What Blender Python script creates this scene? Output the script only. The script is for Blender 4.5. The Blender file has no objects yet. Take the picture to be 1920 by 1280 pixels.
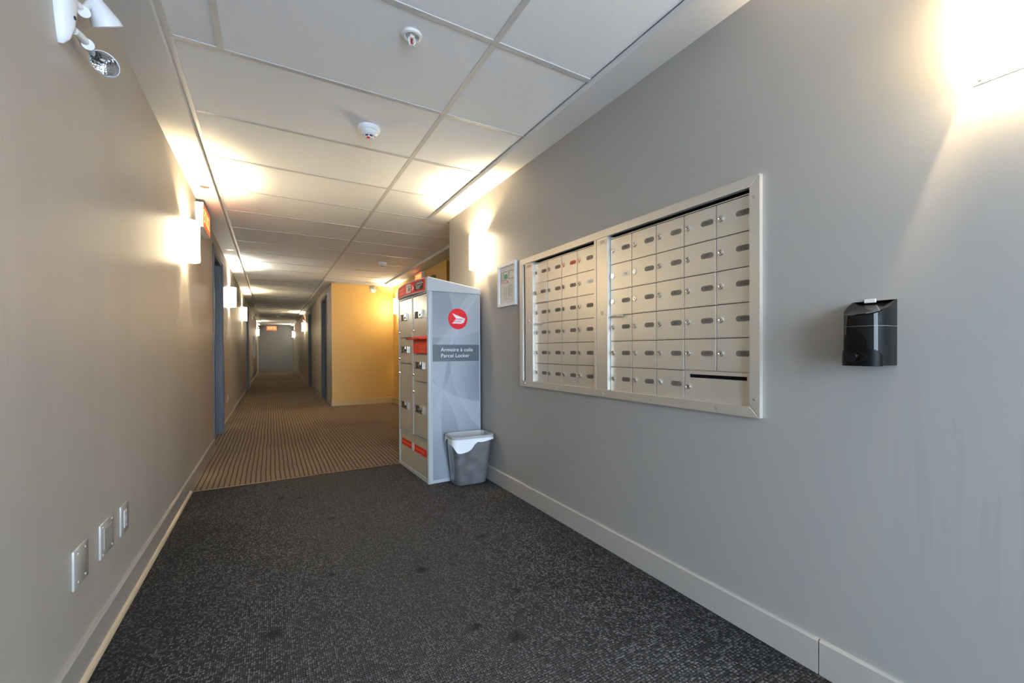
import bpy, bmesh, math, random
from mathutils import Vector, Matrix
random.seed(7)
PI = math.pi
S = bpy.context.scene
C = S.collection

# ------------------------------------------------------------------ camera
F_PX, YAW, PITCH, ROLL = 811.651, 0.54006, -0.00656, -0.00385
CAM_H, CX, CY = 0.9851, 995.03, 661.36
fw = Vector((math.sin(YAW)*math.cos(PITCH), math.cos(YAW)*math.cos(PITCH), math.sin(PITCH)))
rt = Vector((math.cos(YAW), -math.sin(YAW), 0))
up = rt.cross(fw)
rt, up = rt*math.cos(ROLL)+up*math.sin(ROLL), up*math.cos(ROLL)-rt*math.sin(ROLL)
cam_d = bpy.data.cameras.new('camera')
cam = bpy.data.objects.new('camera', cam_d); C.objects.link(cam)
cam_d.sensor_fit = 'HORIZONTAL'; cam_d.sensor_width = 36.0
cam_d.lens = F_PX/1920*36.0
cam_d.shift_x = (960-CX)/1920
cam_d.shift_y = (CY-640)/1920
cam_d.clip_start = 0.02; cam_d.clip_end = 200
m = Matrix((rt, up, -fw)).transposed().to_4x4()
m.translation = Vector((0, 0, CAM_H))
cam.matrix_world = m
S.camera = cam

# ------------------------------------------------------------------ light and exposure
S.view_settings.view_transform = 'Standard'
S.view_settings.look = 'None'
S.view_settings.exposure = 0.14
S.view_settings.gamma = 1.0
S.view_settings.use_curve_mapping = False
S.cycles.use_denoising = True
S.cycles.max_bounces = 10
S.cycles.diffuse_bounces = 6
S.cycles.glossy_bounces = 4
S.cycles.sample_clamp_indirect = 6.0
SKY = (0.68, 0.81, 1.0); SKY_STRENGTH = 26.0         # overcast daylight beyond the entrance glazing
BULB_W = 62.0                                        # each wall lamp's bulb, watts
SHADE_E = 41.0                                        # glow of the lit shades
WARM = (1.0, 0.75, 0.42); COOL = (1.0, 0.93, 0.76)
w = bpy.data.worlds.new('world'); S.world = w; w.use_nodes = True
bg = w.node_tree.nodes['Background']
bg.inputs[0].default_value = (*SKY, 1); bg.inputs[1].default_value = SKY_STRENGTH
ENTR_Y = -1.9                                         # glazed entrance wall behind the camera
pd = bpy.data.lights.new('entrance_daylight_portal', 'AREA'); pd.shape = 'RECTANGLE'
pd.size = 1.74; pd.size_y = 2.08; pd.cycles.is_portal = True
po = bpy.data.objects.new('entrance_daylight_portal', pd); C.objects.link(po)
po.location = (0.46, ENTR_Y-0.06, 1.08); po.rotation_euler = (PI/2, 0, 0)   # faces +Y, into the hall

# ------------------------------------------------------------------ materials
def new_mat(name):
    mt = bpy.data.materials.new(name); mt.use_nodes = True
    nt = mt.node_tree; b = nt.nodes['Principled BSDF']
    return mt, nt, b
def N(nt, t, **kw):
    n = nt.nodes.new(t)
    for k, v in kw.items():
        if k in n.inputs: n.inputs[k].default_value = v
        else: setattr(n, k, v)
    return n
def plain(name, col, rough=0.5, metal=0.0, spec=0.5, bump=0, scale=200, emit=0, coat=0, trans=0):
    mt, nt, b = new_mat(name)
    b.inputs['Base Color'].default_value = (*col, 1)
    b.inputs['Roughness'].default_value = rough; b.inputs['Metallic'].default_value = metal
    b.inputs['Specular IOR Level'].default_value = spec
    if coat: b.inputs['Coat Weight'].default_value = coat; b.inputs['Coat Roughness'].default_value = 0.08
    if emit:
        b.inputs['Emission Color'].default_value = (*col, 1); b.inputs['Emission Strength'].default_value = emit
    # faint procedural mottling so that no surface is a dead flat value
    tc = N(nt, 'ShaderNodeTexCoord'); no = N(nt, 'ShaderNodeTexNoise', Scale=scale, Detail=3.0)
    nt.links.new(tc.outputs['Object'], no.inputs['Vector'])
    mp = N(nt, 'ShaderNodeMapRange'); mp.inputs['To Min'].default_value = rough*0.9; mp.inputs['To Max'].default_value = min(1, rough*1.1)
    nt.links.new(no.outputs['Fac'], mp.inputs['Value']); nt.links.new(mp.outputs['Result'], b.inputs['Roughness'])
    if bump:
        bp = N(nt, 'ShaderNodeBump', Strength=bump, Distance=0.002)
        nt.links.new(no.outputs['Fac'], bp.inputs['Height']); nt.links.new(bp.outputs['Normal'], b.inputs['Normal'])
    return mt
def mixrgb(nt, fac, a, b_, blend='MIX'):
    n = nt.nodes.new('ShaderNodeMix'); n.data_type = 'RGBA'; n.blend_type = blend
    for sock, v in ((n.inputs[0], fac), (n.inputs[6], a), (n.inputs[7], b_)):
        if isinstance(v, bpy.types.NodeSocket): nt.links.new(v, sock)
        elif isinstance(v, (int, float)): sock.default_value = v
        else: sock.default_value = (*v, 1)
    return n.outputs[2]
def ramp(nt, src, lo, hi, a=0.0, b_=1.0):
    n = N(nt, 'ShaderNodeMapRange'); n.inputs['From Min'].default_value = lo; n.inputs['From Max'].default_value = hi
    n.inputs['To Min'].default_value = a; n.inputs['To Max'].default_value = b_
    nt.links.new(src, n.inputs['Value']); return n.outputs['Result']
def paint(name, col, scuff=0.15, scuff_col=None, rough=0.42, drips=False):
    """Rolled wall paint: orange peel relief, faint scuffs drawn out vertically."""
    mt, nt, b = new_mat(name)
    tc = N(nt, 'ShaderNodeTexCoord')
    mpn = N(nt, 'ShaderNodeMapping'); mpn.inputs['Scale'].default_value = (1.6, 1.6, 0.45)
    nt.links.new(tc.outputs['Object'], mpn.inputs['Vector'])
    n1 = N(nt, 'ShaderNodeTexNoise', Scale=2.2, Detail=6.0, Roughness=0.6); nt.links.new(mpn.outputs[0], n1.inputs['Vector'])
    mp2 = N(nt, 'ShaderNodeMapping'); mp2.inputs['Scale'].default_value = (9, 9, 1.1)
    nt.links.new(tc.outputs['Object'], mp2.inputs['Vector'])
    n2 = N(nt, 'ShaderNodeTexNoise', Scale=2.0, Detail=4.0, Roughness=0.7); nt.links.new(mp2.outputs[0], n2.inputs['Vector'])
    f1 = ramp(nt, n1.outputs['Fac'], 0.42, 0.72, 0, scuff)
    f2 = ramp(nt, n2.outputs['Fac'], 0.62, 0.74, 0, scuff*0.8)
    c = mixrgb(nt, f1, col, scuff_col or tuple(v*0.72 for v in col))
    c = mixrgb(nt, f2, c, scuff_col or tuple(v*0.66 for v in col))
    nt.links.new(c, b.inputs['Base Color'])
    if drips:
        sz = N(nt, 'ShaderNodeSeparateXYZ'); nt.links.new(tc.outputs['Object'], sz.inputs[0])
        mp4 = N(nt, 'ShaderNodeMapping'); mp4.inputs['Scale'].default_value = (1, 34, 2.2); nt.links.new(tc.outputs['Object'], mp4.inputs['Vector'])
        n4 = N(nt, 'ShaderNodeTexNoise', Scale=1.0, Detail=3.0, Distortion=0.6); nt.links.new(mp4.outputs[0], n4.inputs['Vector'])
        k1 = ramp(nt, n4.outputs['Fac'], 0.56, 0.64, 0, 0.16)
        k2 = ramp(nt, sz.outputs['Y'], 0.62, 0.35); k3 = ramp(nt, sz.outputs['Z'], 0.98, 0.86); k4 = ramp(nt, sz.outputs['Z'], 0.25, 0.6)
        for k in (k2, k3, k4):
            mm = N(nt, 'ShaderNodeMath', operation='MULTIPLY'); nt.links.new(k1, mm.inputs[0]); nt.links.new(k, mm.inputs[1]); k1 = mm.outputs[0]
        c = mixrgb(nt, k1, c, tuple(v*0.5 for v in col)); nt.links.new(c, b.inputs['Base Color'])
    b.inputs['Roughness'].default_value = rough
    n3 = N(nt, 'ShaderNodeTexNoise', Scale=170.0, Detail=2.0); nt.links.new(tc.outputs['Object'], n3.inputs['Vector'])
    bp = N(nt, 'ShaderNodeBump', Strength=0.10, Distance=0.002)
    nt.links.new(n3.outputs['Fac'], bp.inputs['Height']); nt.links.new(bp.outputs['Normal'], b.inputs['Normal'])
    return mt

M = {}
M['wall'] = paint('taupe_wall_paint', (0.450, 0.415, 0.370), 0.22, (0.27, 0.235, 0.20))
M['wall_r'] = paint('grey_wall_paint', (0.302, 0.288, 0.270), 0.10, (0.27, 0.26, 0.25), drips=True)  # same paint as the left wall, darkened to put its shade into the colour
M['wall_far'] = paint('end_wall_paint', (0.235, 0.228, 0.212), 0.1)
M['yellow'] = paint('mustard_wall_paint', (0.68, 0.43, 0.125), 0.06)
M['gypsum'] = paint('soffit_paint', (0.575, 0.58, 0.58), 0.03, rough=0.6)
M['base'] = plain('baseboard_paint', (0.36, 0.335, 0.305), 0.4, bump=0.1, scale=60)
M['base_y'] = plain('baseboard_cream_paint', (0.60, 0.44, 0.20), 0.4, bump=0.1, scale=60)
M['wood'] = plain('quarter_round_wood', (0.52, 0.42, 0.30), 0.45, bump=0.1, scale=40)
M['tee'] = plain('grid_enamel', (0.50, 0.50, 0.49), 0.5)
M['deck'] = plain('plenum_dark', (0.05, 0.05, 0.05), 0.9)
M['white'] = plain('white_plastic', (0.78, 0.79, 0.80), 0.35)
M['white_metal'] = plain('white_enamel', (0.74, 0.74, 0.73), 0.3)
M['black'] = plain('black_plastic', (0.004, 0.004, 0.0045), 0.06, spec=0.22)
M['black_matt'] = plain('black_matt_plastic', (0.003, 0.003, 0.003), 0.45, spec=0.10)
M['dark'] = plain('dark_grey', (0.02, 0.02, 0.022), 0.6, spec=0.2)
M['chrome'] = plain('chrome', (0.82, 0.81, 0.78), 0.16, 1.0)
M['steel'] = plain('satin_steel', (0.52, 0.50, 0.47), 0.38, 1.0, bump=0.05, scale=300)
M['brass'] = plain('strip_brass', (0.55, 0.43, 0.24), 0.35, 1.0)
M['frame_blue'] = plain('slate_door_paint', (0.088, 0.098, 0.122), 0.4, bump=0.05, scale=80)
M['frame_pale'] = plain('grey_frame_paint', (0.36, 0.38, 0.42), 0.4)
M['door_dark'] = plain('charcoal_door_paint', (0.075, 0.082, 0.085), 0.4, bump=0.05, scale=80)
M['door_pale'] = plain('pale_door_paint', (0.50, 0.48, 0.45), 0.4)
M['door_gold'] = plain('ochre_door_paint', (0.36, 0.20, 0.035), 0.45)  # mustard wall of the alcove recess, its shade put into the colour
M['red'] = plain('sign_red', (0.60, 0.016, 0.008), 0.42, spec=0.25)
M['orange_red'] = plain('slot_red', (0.66, 0.030, 0.008), 0.45, spec=0.25)
M['logo_red'] = plain('emblem_red', (0.66, 0.01, 0.02), 0.3)
M['print_white'] = plain('print_white', (0.85, 0.86, 0.88), 0.5)
M['print_pale_red'] = plain('print_pale_red', (0.80, 0.22, 0.12), 0.5)
M['print_dark'] = plain('print_charcoal', (0.018, 0.016, 0.020), 0.5, spec=0.15)
M['print_green'] = plain('print_green', (0.02, 0.20, 0.09), 0.5)
M['print_grey'] = plain('print_grey', (0.16, 0.155, 0.15), 0.6)
M['paper'] = plain('paper', (0.66, 0.64, 0.60), 0.6)
M['plate'] = plain('number_plate_grey', (0.13, 0.115, 0.095), 0.4)
M['plate_red'] = plain('number_plate_red', (0.55, 0.07, 0.04), 0.45)
M['plate_pale'] = plain('number_plate_pale', (0.62, 0.60, 0.56), 0.35)
M['plate_ink'] = plain('number_ink', (0.02, 0.018, 0.016), 0.5)
M['glass_red'] = plain('alarm_red', (0.30, 0.012, 0.008), 0.3)
M['sign_lit'] = plain('exit_sign_lit_face', (1.0, 0.085, 0.02), 0.4, emit=1.6)
M['sign_txt'] = plain('exit_sign_lit_letters', (1.0, 0.52, 0.16), 0.4, emit=2.2)
M['locker'] = plain('locker_grey_enamel', (0.40, 0.42, 0.43), 0.28, bump=0.03, scale=120)
M['locker_cap'] = plain('locker_cap_plastic', (0.40, 0.43, 0.47), 0.3)
M['locker_door'] = plain('locker_door_enamel', (0.50, 0.465, 0.385), 0.22, metal=0.12, bump=0.03, scale=150)
M['band'] = plain('caption_band', (0.095, 0.11, 0.13), 0.35)
M['bag'] = plain('white_bin_liner', (0.72, 0.74, 0.76), 0.4, bump=0.5, scale=35)
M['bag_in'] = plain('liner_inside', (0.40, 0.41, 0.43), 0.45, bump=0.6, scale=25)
M['outdoor'] = plain('outdoor_snowy_paving', (0.70, 0.76, 0.86), 0.8)

def mat_alu():
    mt, nt, b = new_mat('brushed_aluminium')
    tc = N(nt, 'ShaderNodeTexCoord'); mp = N(nt, 'ShaderNodeMapping'); mp.inputs['Scale'].default_value = (60, 260, 5)
    nt.links.new(tc.outputs['Object'], mp.inputs['Vector'])
    no = N(nt, 'ShaderNodeTexNoise', Scale=1.0, Detail=3.0); nt.links.new(mp.outputs[0], no.inputs['Vector'])
    c = mixrgb(nt, no.outputs['Fac'], (0.66, 0.62, 0.55), (0.72, 0.68, 0.61)); nt.links.new(c, b.inputs['Base Color'])
    b.inputs['Metallic'].default_value = 0.75
    nt.links.new(ramp(nt, no.outputs['Fac'], 0, 1, 0.36, 0.48), b.inputs['Roughness'])
    return mt
M['alu'] = mat_alu()
def mat_bin():
    mt, nt, b = new_mat('galvanised_bin_plastic')
    tc = N(nt, 'ShaderNodeTexCoord'); no = N(nt, 'ShaderNodeTexNoise', Scale=14.0, Detail=5.0); nt.links.new(tc.outputs['Object'], no.inputs['Vector'])
    c = mixrgb(nt, no.outputs['Fac'], (0.30, 0.31, 0.325), (0.44, 0.45, 0.47)); nt.links.new(c, b.inputs['Base Color'])
    b.inputs['Metallic'].default_value = 0.8; nt.links.new(ramp(nt, no.outputs['Fac'], 0.3, 0.7, 0.28, 0.45), b.inputs['Roughness'])
    return mt
M['bin'] = mat_bin()
def mat_tile():
    mt, nt, b = new_mat('mineral_tile')
    tc = N(nt, 'ShaderNodeTexCoord'); n1 = N(nt, 'ShaderNodeTexNoise', Scale=210.0, Detail=3.0, Roughness=0.7)
    nt.links.new(tc.outputs['Object'], n1.inputs['Vector'])
    oi = N(nt, 'ShaderNodeObjectInfo')
    c = mixrgb(nt, ramp(nt, n1.outputs['Fac'], 0.4, 0.65), (0.775, 0.795, 0.82), (0.835, 0.855, 0.88))
    c = mixrgb(nt, ramp(nt, oi.outputs['Random'], 0, 1, 0, 0.10), c, (0.73, 0.74, 0.75)); nt.links.new(c, b.inputs['Base Color'])
    b.inputs['Roughness'].default_value = 0.85
    bp = N(nt, 'ShaderNodeBump', Strength=0.45, Distance=0.002); nt.links.new(n1.outputs['Fac'], bp.inputs['Height']); nt.links.new(bp.outputs['Normal'], b.inputs['Normal'])
    return mt
M['tile'] = mat_tile()
def mat_charcoal():
    """Loop-pile entrance carpet: rows of small loops, pale flecks, worn lighter path, a few dark spots."""
    mt, nt, b = new_mat('charcoal_loop_carpet')
    tc = N(nt, 'ShaderNodeTexCoord')
    mp = N(nt, 'ShaderNodeMapping'); mp.inputs['Scale'].default_value = (150, 105, 1); nt.links.new(tc.outputs['Object'], mp.inputs['Vector'])
    vo = N(nt, 'ShaderNodeTexVoronoi', Scale=1.0, Randomness=0.30); vo.voronoi_dimensions = '2D'; nt.links.new(mp.outputs[0], vo.inputs['Vector'])
    sep = N(nt, 'ShaderNodeSeparateColor'); nt.links.new(vo.outputs['Color'], sep.inputs[0])
    fleck = ramp(nt, sep.outputs[0], 0.25, 1.0)
    fl2 = N(nt, 'ShaderNodeMath', operation='POWER'); fl2.inputs[1].default_value = 1.7; nt.links.new(fleck, fl2.inputs[0])
    c = mixrgb(nt, fl2.outputs[0], (0.016, 0.016, 0.018), (0.205, 0.205, 0.220))
    wr = N(nt, 'ShaderNodeTexNoise', Scale=1.1, Detail=5.0); nt.links.new(tc.outputs['Object'], wr.inputs['Vector'])
    # trodden path down the middle, fresher and darker pile beside the walls
    sx_ = N(nt, 'ShaderNodeSeparateXYZ'); nt.links.new(tc.outputs['Object'], sx_.inputs[0])
    d1 = N(nt, 'ShaderNodeMath', operation='SUBTRACT'); d1.inputs[1].default_value = 0.52; nt.links.new(sx_.outputs['X'], d1.inputs[0])
    d2 = N(nt, 'ShaderNodeMath', operation='ABSOLUTE'); nt.links.new(d1.outputs[0], d2.inputs[0])
    d3 = N(nt, 'ShaderNodeMath', operation='MULTIPLY_ADD'); d3.inputs[1].default_value = -0.8; nt.links.new(wr.outputs['Fac'], d3.inputs[0]); nt.links.new(d2.outputs[0], d3.inputs[2])
    worn = ramp(nt, d3.outputs[0], 0.50, -0.25, 0.0, 0.55)
    c = mixrgb(nt, worn, c, (0.115, 0.110, 0.110))
    c = mixrgb(nt, ramp(nt, d3.outputs[0], 0.20, 0.55, 0.0, 0.55), c, (0.012, 0.012, 0.013))
    edge = ramp(nt, vo.outputs['Distance'], 0.22, 0.62)
    c = mixrgb(nt, edge, c, (0.010, 0.010, 0.011))  # loop edges darkened: shade between the loops put into the colour
    spots = [(0.575, 1.915, 0.024), (0.22, 2.08, 0.018), (0.30, 2.78, 0.02), (0.62, 1.42, 0.018), (0.86, 1.55, 0.016), (0.72, 1.30, 0.025),
             (0.05, 3.35, 0.02), (0.0, 1.75, 0.03), (0.95, 2.1, 0.02), (0.16, 3.28, 0.015)]
    geo = tc.outputs['Object']
    nz = N(nt, 'ShaderNodeTexNoise', Scale=45.0, Detail=2.0); nt.links.new(geo, nz.inputs['Vector'])
    dv = nt.nodes.new('ShaderNodeVectorMath'); dv.operation = 'SCALE'; dv.inputs['Scale'].default_value = 0.035; nt.links.new(nz.outputs['Color'], dv.inputs[0])
    av = nt.nodes.new('ShaderNodeVectorMath'); av.operation = 'ADD'; nt.links.new(geo, av.inputs[0]); nt.links.new(dv.outputs[0], av.inputs[1])
    for (sx, sy, sr) in spots:
        ds = nt.nodes.new('ShaderNodeVectorMath'); ds.operation = 'DISTANCE'; nt.links.new(av.outputs[0], ds.inputs[0]); ds.inputs[1].default_value = (sx+0.0175, sy+0.0175, 0.0175)
        c = mixrgb(nt, ramp(nt, ds.outputs['Value'], sr*0.6, sr*1.5, 0.75, 0.0), c, (0.008, 0.008, 0.009))
    nt.links.new(c, b.inputs['Base Color']); b.inputs['Roughness'].default_value = 0.9; b.inputs['Specular IOR Level'].default_value = 0.2
    bp = N(nt, 'ShaderNodeBump', Strength=1.0, Distance=0.004); bp.invert = True
    nt.links.new(vo.outputs['Distance'], bp.inputs['Height']); nt.links.new(bp.outputs['Normal'], b.inputs['Normal'])
    return mt
M['charcoal'] = mat_charcoal()
def mat_ribbed():
    """Brown corridor carpet: ribs along the corridor with dark furrows every 33 mm."""
    mt, nt, b = new_mat('brown_ribbed_carpet')
    tc = N(nt, 'ShaderNodeTexCoord'); sp = N(nt, 'ShaderNodeSeparateXYZ')
    wob = N(nt, 'ShaderNodeTexNoise', Scale=1.5, Detail=2.0); nt.links.new(tc.outputs['Object'], wob.inputs['Vector'])
    nt.links.new(tc.outputs['Object'], sp.inputs[0])
    ad = N(nt, 'ShaderNodeMath', operation='MULTIPLY_ADD'); ad.inputs[1].default_value = 0.02; nt.links.new(wob.outputs['Fac'], ad.inputs[0]); nt.links.new(sp.outputs['X'], ad.inputs[2])
    ml = N(nt, 'ShaderNodeMath', operation='MULTIPLY'); ml.inputs[1].default_value = 1/0.033; nt.links.new(ad.outputs[0], ml.inputs[0])
    fr = N(nt, 'ShaderNodeMath', operation='FRACT'); nt.links.new(ml.outputs[0], fr.inputs[0])
    ct = N(nt, 'ShaderNodeMath', operation='SUBTRACT'); ct.inputs[1].default_value = 0.5; nt.links.new(fr.outputs[0], ct.inputs[0])
    ab = N(nt, 'ShaderNodeMath', operation='ABSOLUTE'); nt.links.new(ct.outputs[0], ab.inputs[0])
    line = ramp(nt, ab.outputs[0], 0.33, 0.47)
    sub = N(nt, 'ShaderNodeMath', operation='PINGPONG'); sub.inputs[1].default_value = 0.085; nt.links.new(ab.outputs[0], sub.inputs[0])
    ns = N(nt, 'ShaderNodeTexNoise', Scale=140.0, Detail=3.0); nt.links.new(tc.outputs['Object'], ns.inputs['Vector'])
    c = mixrgb(nt, ramp(nt, ns.outputs['Fac'], 0.35, 0.7), (0.140, 0.106, 0.074), (0.35, 0.275, 0.200))
    c = mixrgb(nt, ramp(nt, sub.outputs[0], 0.0, 0.03, 0.35, 0.0), c, (0.10, 0.066, 0.04))
    c = mixrgb(nt, line, c, (0.045, 0.031, 0.021))
    bl = N(nt, 'ShaderNodeTexNoise', Scale=0.9, Detail=4.0); nt.links.new(tc.outputs['Object'], bl.inputs['Vector'])
    c = mixrgb(nt, ramp(nt, bl.outputs['Fac'], 0.52, 0.7, 0, 0.35), c, (0.085, 0.06, 0.038))
    nt.links.new(c, b.inputs['Base Color']); b.inputs['Roughness'].default_value = 0.95; b.inputs['Specular IOR Level'].default_value = 0.15
    hs = N(nt, 'ShaderNodeMath', operation='MULTIPLY_ADD'); hs.inputs[1].default_value = -1.0; nt.links.new(line, hs.inputs[0]); nt.links.new(ns.outputs['Fac'], hs.inputs[2])
    bp = N(nt, 'ShaderNodeBump', Strength=0.9, Distance=0.004); nt.links.new(hs.outputs[0], bp.inputs['Height']); nt.links.new(bp.outputs['Normal'], b.inputs['Normal'])
    return mt
M['ribbed'] = mat_ribbed()
def mat_side_art():
    """Printed locker side: soft pale sweeps on blue grey."""
    mt, nt, b = new_mat('locker_side_print')
    tc = N(nt, 'ShaderNodeTexCoord'); sp = N(nt, 'ShaderNodeSeparateXYZ'); nt.links.new(tc.outputs['Object'], sp.inputs[0])
    cb = N(nt, 'ShaderNodeCombineXYZ'); nt.links.new(sp.outputs['X'], cb.inputs[0]); nt.links.new(sp.outputs['Z'], cb.inputs[1])
    no = N(nt, 'ShaderNodeTexNoise', Scale=2.0, Detail=2.0); nt.links.new(cb.outputs[0], no.inputs['Vector'])
    c = mixrgb(nt, ramp(nt, no.outputs['Fac'], 0.35, 0.65), (0.195, 0.220, 0.255), (0.235, 0.262, 0.300))
    for (ax, az, r_, wd, am) in ((0.50, 1.30, 0.72, 0.30, 0.50), (1.60, 0.50, 1.50, 0.16, 0.45), (-3.0, 4.0, 4.27, 0.35, 0.35), (-0.70, 1.10, 0.92, 0.22, 0.35),
                                 (0.95, 0.95, 0.78, -0.25, 0.35), (-0.6, 0.2, 0.86, 0.18, 0.35), (0.1, 2.0, 0.92, -0.2, 0.3)):
        ds = nt.nodes.new('ShaderNodeVectorMath'); ds.operation = 'DISTANCE'; nt.links.new(cb.outputs[0], ds.inputs[0]); ds.inputs[1].default_value = (ax, az, 0)
        f = ramp(nt, ds.outputs['Value'], r_+wd, r_, 0.0, am)
        on = ramp(nt, ds.outputs['Value'], r_-0.004*math.copysign(1, wd), r_+0.004*math.copysign(1, wd), 0.0, 1.0)
        ml = N(nt, 'ShaderNodeMath', operation='MULTIPLY'); nt.links.new(f, ml.inputs[0]); nt.links.new(on, ml.inputs[1])
        c = mixrgb(nt, ml.outputs[0], c, (0.46, 0.50, 0.545))
    nt.links.new(c, b.inputs['Base Color']); b.inputs['Roughness'].default_value = 0.3
    return mt
M['side_art'] = mat_side_art()
def mat_shade(name, col, e):
    mt, nt, b = new_mat(name)
    b.inputs['Base Color'].default_value = (0.8, 0.78, 0.74, 1); b.inputs['Roughness'].default_value = 0.6
    b.inputs['Emission Color'].default_value = (*col, 1); b.inputs['Emission Strength'].default_value = e
    return mt
M['shade_warm'] = mat_shade('lit_shade_warm', (1.0, 0.80, 0.50), SHADE_E)
M['shade_cool'] = mat_shade('lit_shade_cool', (1.0, 0.93, 0.76), SHADE_E)
M['bulb'] = mat_shade('lit_bulb', (1.0, 0.9, 0.7), 8.0)
def mat_glass():
    mt, nt, b = new_mat('clear_glass')
    b.inputs['Base Color'].default_value = (1, 1, 1, 1); b.inputs['Roughness'].default_value = 0.0
    out = nt.nodes['Material Output']
    tr = N(nt, 'ShaderNodeBsdfTransparent'); tr.inputs[0].default_value = (0.93, 0.96, 0.96, 1)
    gl = N(nt, 'ShaderNodeBsdfGlossy', Roughness=0.02); fr = N(nt, 'ShaderNodeFresnel', IOR=1.45)
    mx = N(nt, 'ShaderNodeMixShader'); nt.links.new(fr.outputs[0], mx.inputs[0]); nt.links.new(tr.outputs[0], mx.inputs[1]); nt.links.new(gl.outputs[0], mx.inputs[2])
    nt.links.new(mx.outputs[0], out.inputs['Surface'])
    return mt
M['glass'] = mat_glass()
def mat_lens():
    mt, nt, b = new_mat('faceted_lamp_reflector')
    tc = N(nt, 'ShaderNodeTexCoord'); vo = N(nt, 'ShaderNodeTexVoronoi', Scale=130.0, Randomness=0.3); nt.links.new(tc.outputs['Object'], vo.inputs['Vector'])
    b.inputs['Base Color'].default_value = (0.78, 0.80, 0.83, 1); b.inputs['Metallic'].default_value = 1.0; b.inputs['Roughness'].default_value = 0.08
    bp = N(nt, 'ShaderNodeBump', Strength=0.4, Distance=0.004); nt.links.new(vo.outputs['Distance'], bp.inputs['Height']); nt.links.new(bp.outputs['Normal'], b.inputs['Normal'])
    return mt
M['lens'] = mat_lens()

# ------------------------------------------------------------------ mesh helpers
class MB:
    """Collects shapes; build() links them as one mesh object."""
    def __init__(self): self.v = []; self.f = []; self.mi = []
    def add(self, verts, faces, k=0):
        o = len(self.v); self.v += [tuple(p) for p in verts]
        self.f += [tuple(o+i for i in f) for f in faces]; self.mi += [k]*len(faces); return self
    def box(self, x0, x1, y0, y1, z0, z1, k=0, bev=0, seg=1):
        if bev:
            bm = bmesh.new(); bmesh.ops.create_cube(bm, size=1)
            for q in bm.verts: q.co = Vector(((x0+x1)/2+q.co.x*(x1-x0), (y0+y1)/2+q.co.y*(y1-y0), (z0+z1)/2+q.co.z*(z1-z0)))
            bmesh.ops.bevel(bm, geom=bm.edges[:], offset=bev, segments=seg, affect='EDGES', profile=0.5)
            bm.verts.index_update(); self.add([q.co[:] for q in bm.verts], [[q.index for q in f.verts] for f in bm.faces], k); bm.free(); return self
        vs = [(x, y, z) for x in (x0, x1) for y in (y0, y1) for z in (z0, z1)]
        return self.add(vs, [(0, 1, 3, 2), (4, 6, 7, 5), (0, 4, 5, 1), (2, 3, 7, 6), (0, 2, 6, 4), (1, 5, 7, 3)], k)
    def rings(self, rings, k=0, cap0=True, cap1=True, closed=True):
        n = len(rings[0]); vs = [p for r in rings for p in r]; fs = []
        for a in range(len(rings)-1):
            for i in range(n if closed else n-1):
                j = (i+1) % n; fs.append((a*n+i, a*n+j, (a+1)*n+j, (a+1)*n+i))
        if cap0: fs.append(tuple(range(n))[::-1])
        if cap1: fs.append(tuple((len(rings)-1)*n+i for i in range(n)))
        return self.add(vs, fs, k)
    def cone(self, a, b, ra, rb, n=16, k=0, cap0=True, cap1=True):
        a, b = Vector(a), Vector(b); d = (b-a).normalized()
        u = d.orthogonal().normalized(); w_ = d.cross(u)
        R = [[tuple(p+(u*math.cos(2*PI*i/n)+w_*math.sin(2*PI*i/n))*r) for i in range(n)] for p, r in ((a, ra), (b, rb))]
        return self.rings(R, k, cap0, cap1)
    def lathe(self, prof, org, d, n=24, k=0, cap0=True, cap1=True):
        """prof: (distance along d, radius)"""
        org, d = Vector(org), Vector(d).normalized(); u = d.orthogonal().normalized(); w_ = d.cross(u)
        R = [[tuple(org+d*t+(u*math.cos(2*PI*i/n)+w_*math.sin(2*PI*i/n))*max(r, 1e-4)) for i in range(n)] for t, r in prof]
        return self.rings(R, k, cap0, cap1)
    def tube(self, pts, r, n=10, k=0):
        pts = [Vector(p) for p in pts]; R = []; u = None
        for i, p in enumerate(pts):
            d = (pts[min(i+1, len(pts)-1)]-pts[max(i-1, 0)]).normalized()
            u = d.orthogonal().normalized() if u is None else (u-d*u.dot(d)).normalized()
            w_ = d.cross(u); rr = r[i] if isinstance(r, (list, tuple)) else r
            R.append([tuple(p+(u*math.cos(2*PI*j/n)+w_*math.sin(2*PI*j/n))*rr) for j in range(n)])
        return self.rings(R, k)
    def poly(self, pts, fx, t0, t1, k=0):
        """extrude a 2-D polygon; fx(u, v, t) -> xyz"""
        return self.rings([[fx(u, v, t0) for u, v in pts], [fx(u, v, t1) for u, v in pts]], k)
    def build(self, name, mats, parent=None, world=True, smooth=None):
        off = Vector((0, 0, 0))
        if world:
            p = parent
            while p is not None: off += p.location; p = p.parent
        me = bpy.data.meshes.new(name)
        me.from_pydata([tuple(Vector(q)-off) for q in self.v], [], self.f)
        if not isinstance(mats, (list, tuple)): mats = [mats]
        for mt in mats: me.materials.append(M[mt] if isinstance(mt, str) else mt)
        me.polygons.foreach_set('material_index', self.mi)
        bm = bmesh.new(); bm.from_mesh(me); bmesh.ops.recalc_face_normals(bm, faces=bm.faces[:]); bm.to_mesh(me); bm.free()
        if smooth:
            for q in me.polygons: q.use_smooth = True
            me.set_sharp_from_angle(angle=math.radians(smooth))
        me.update()
        o = bpy.data.objects.new(name, me); C.objects.link(o)
        if parent: o.parent = parent
        return o
def tag(o, label=None, cat=None, group=None, kind=None):
    for k, v in (('label', label), ('category', cat), ('group', group), ('kind', kind)):
        if v: o[k] = v
    return o
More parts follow.
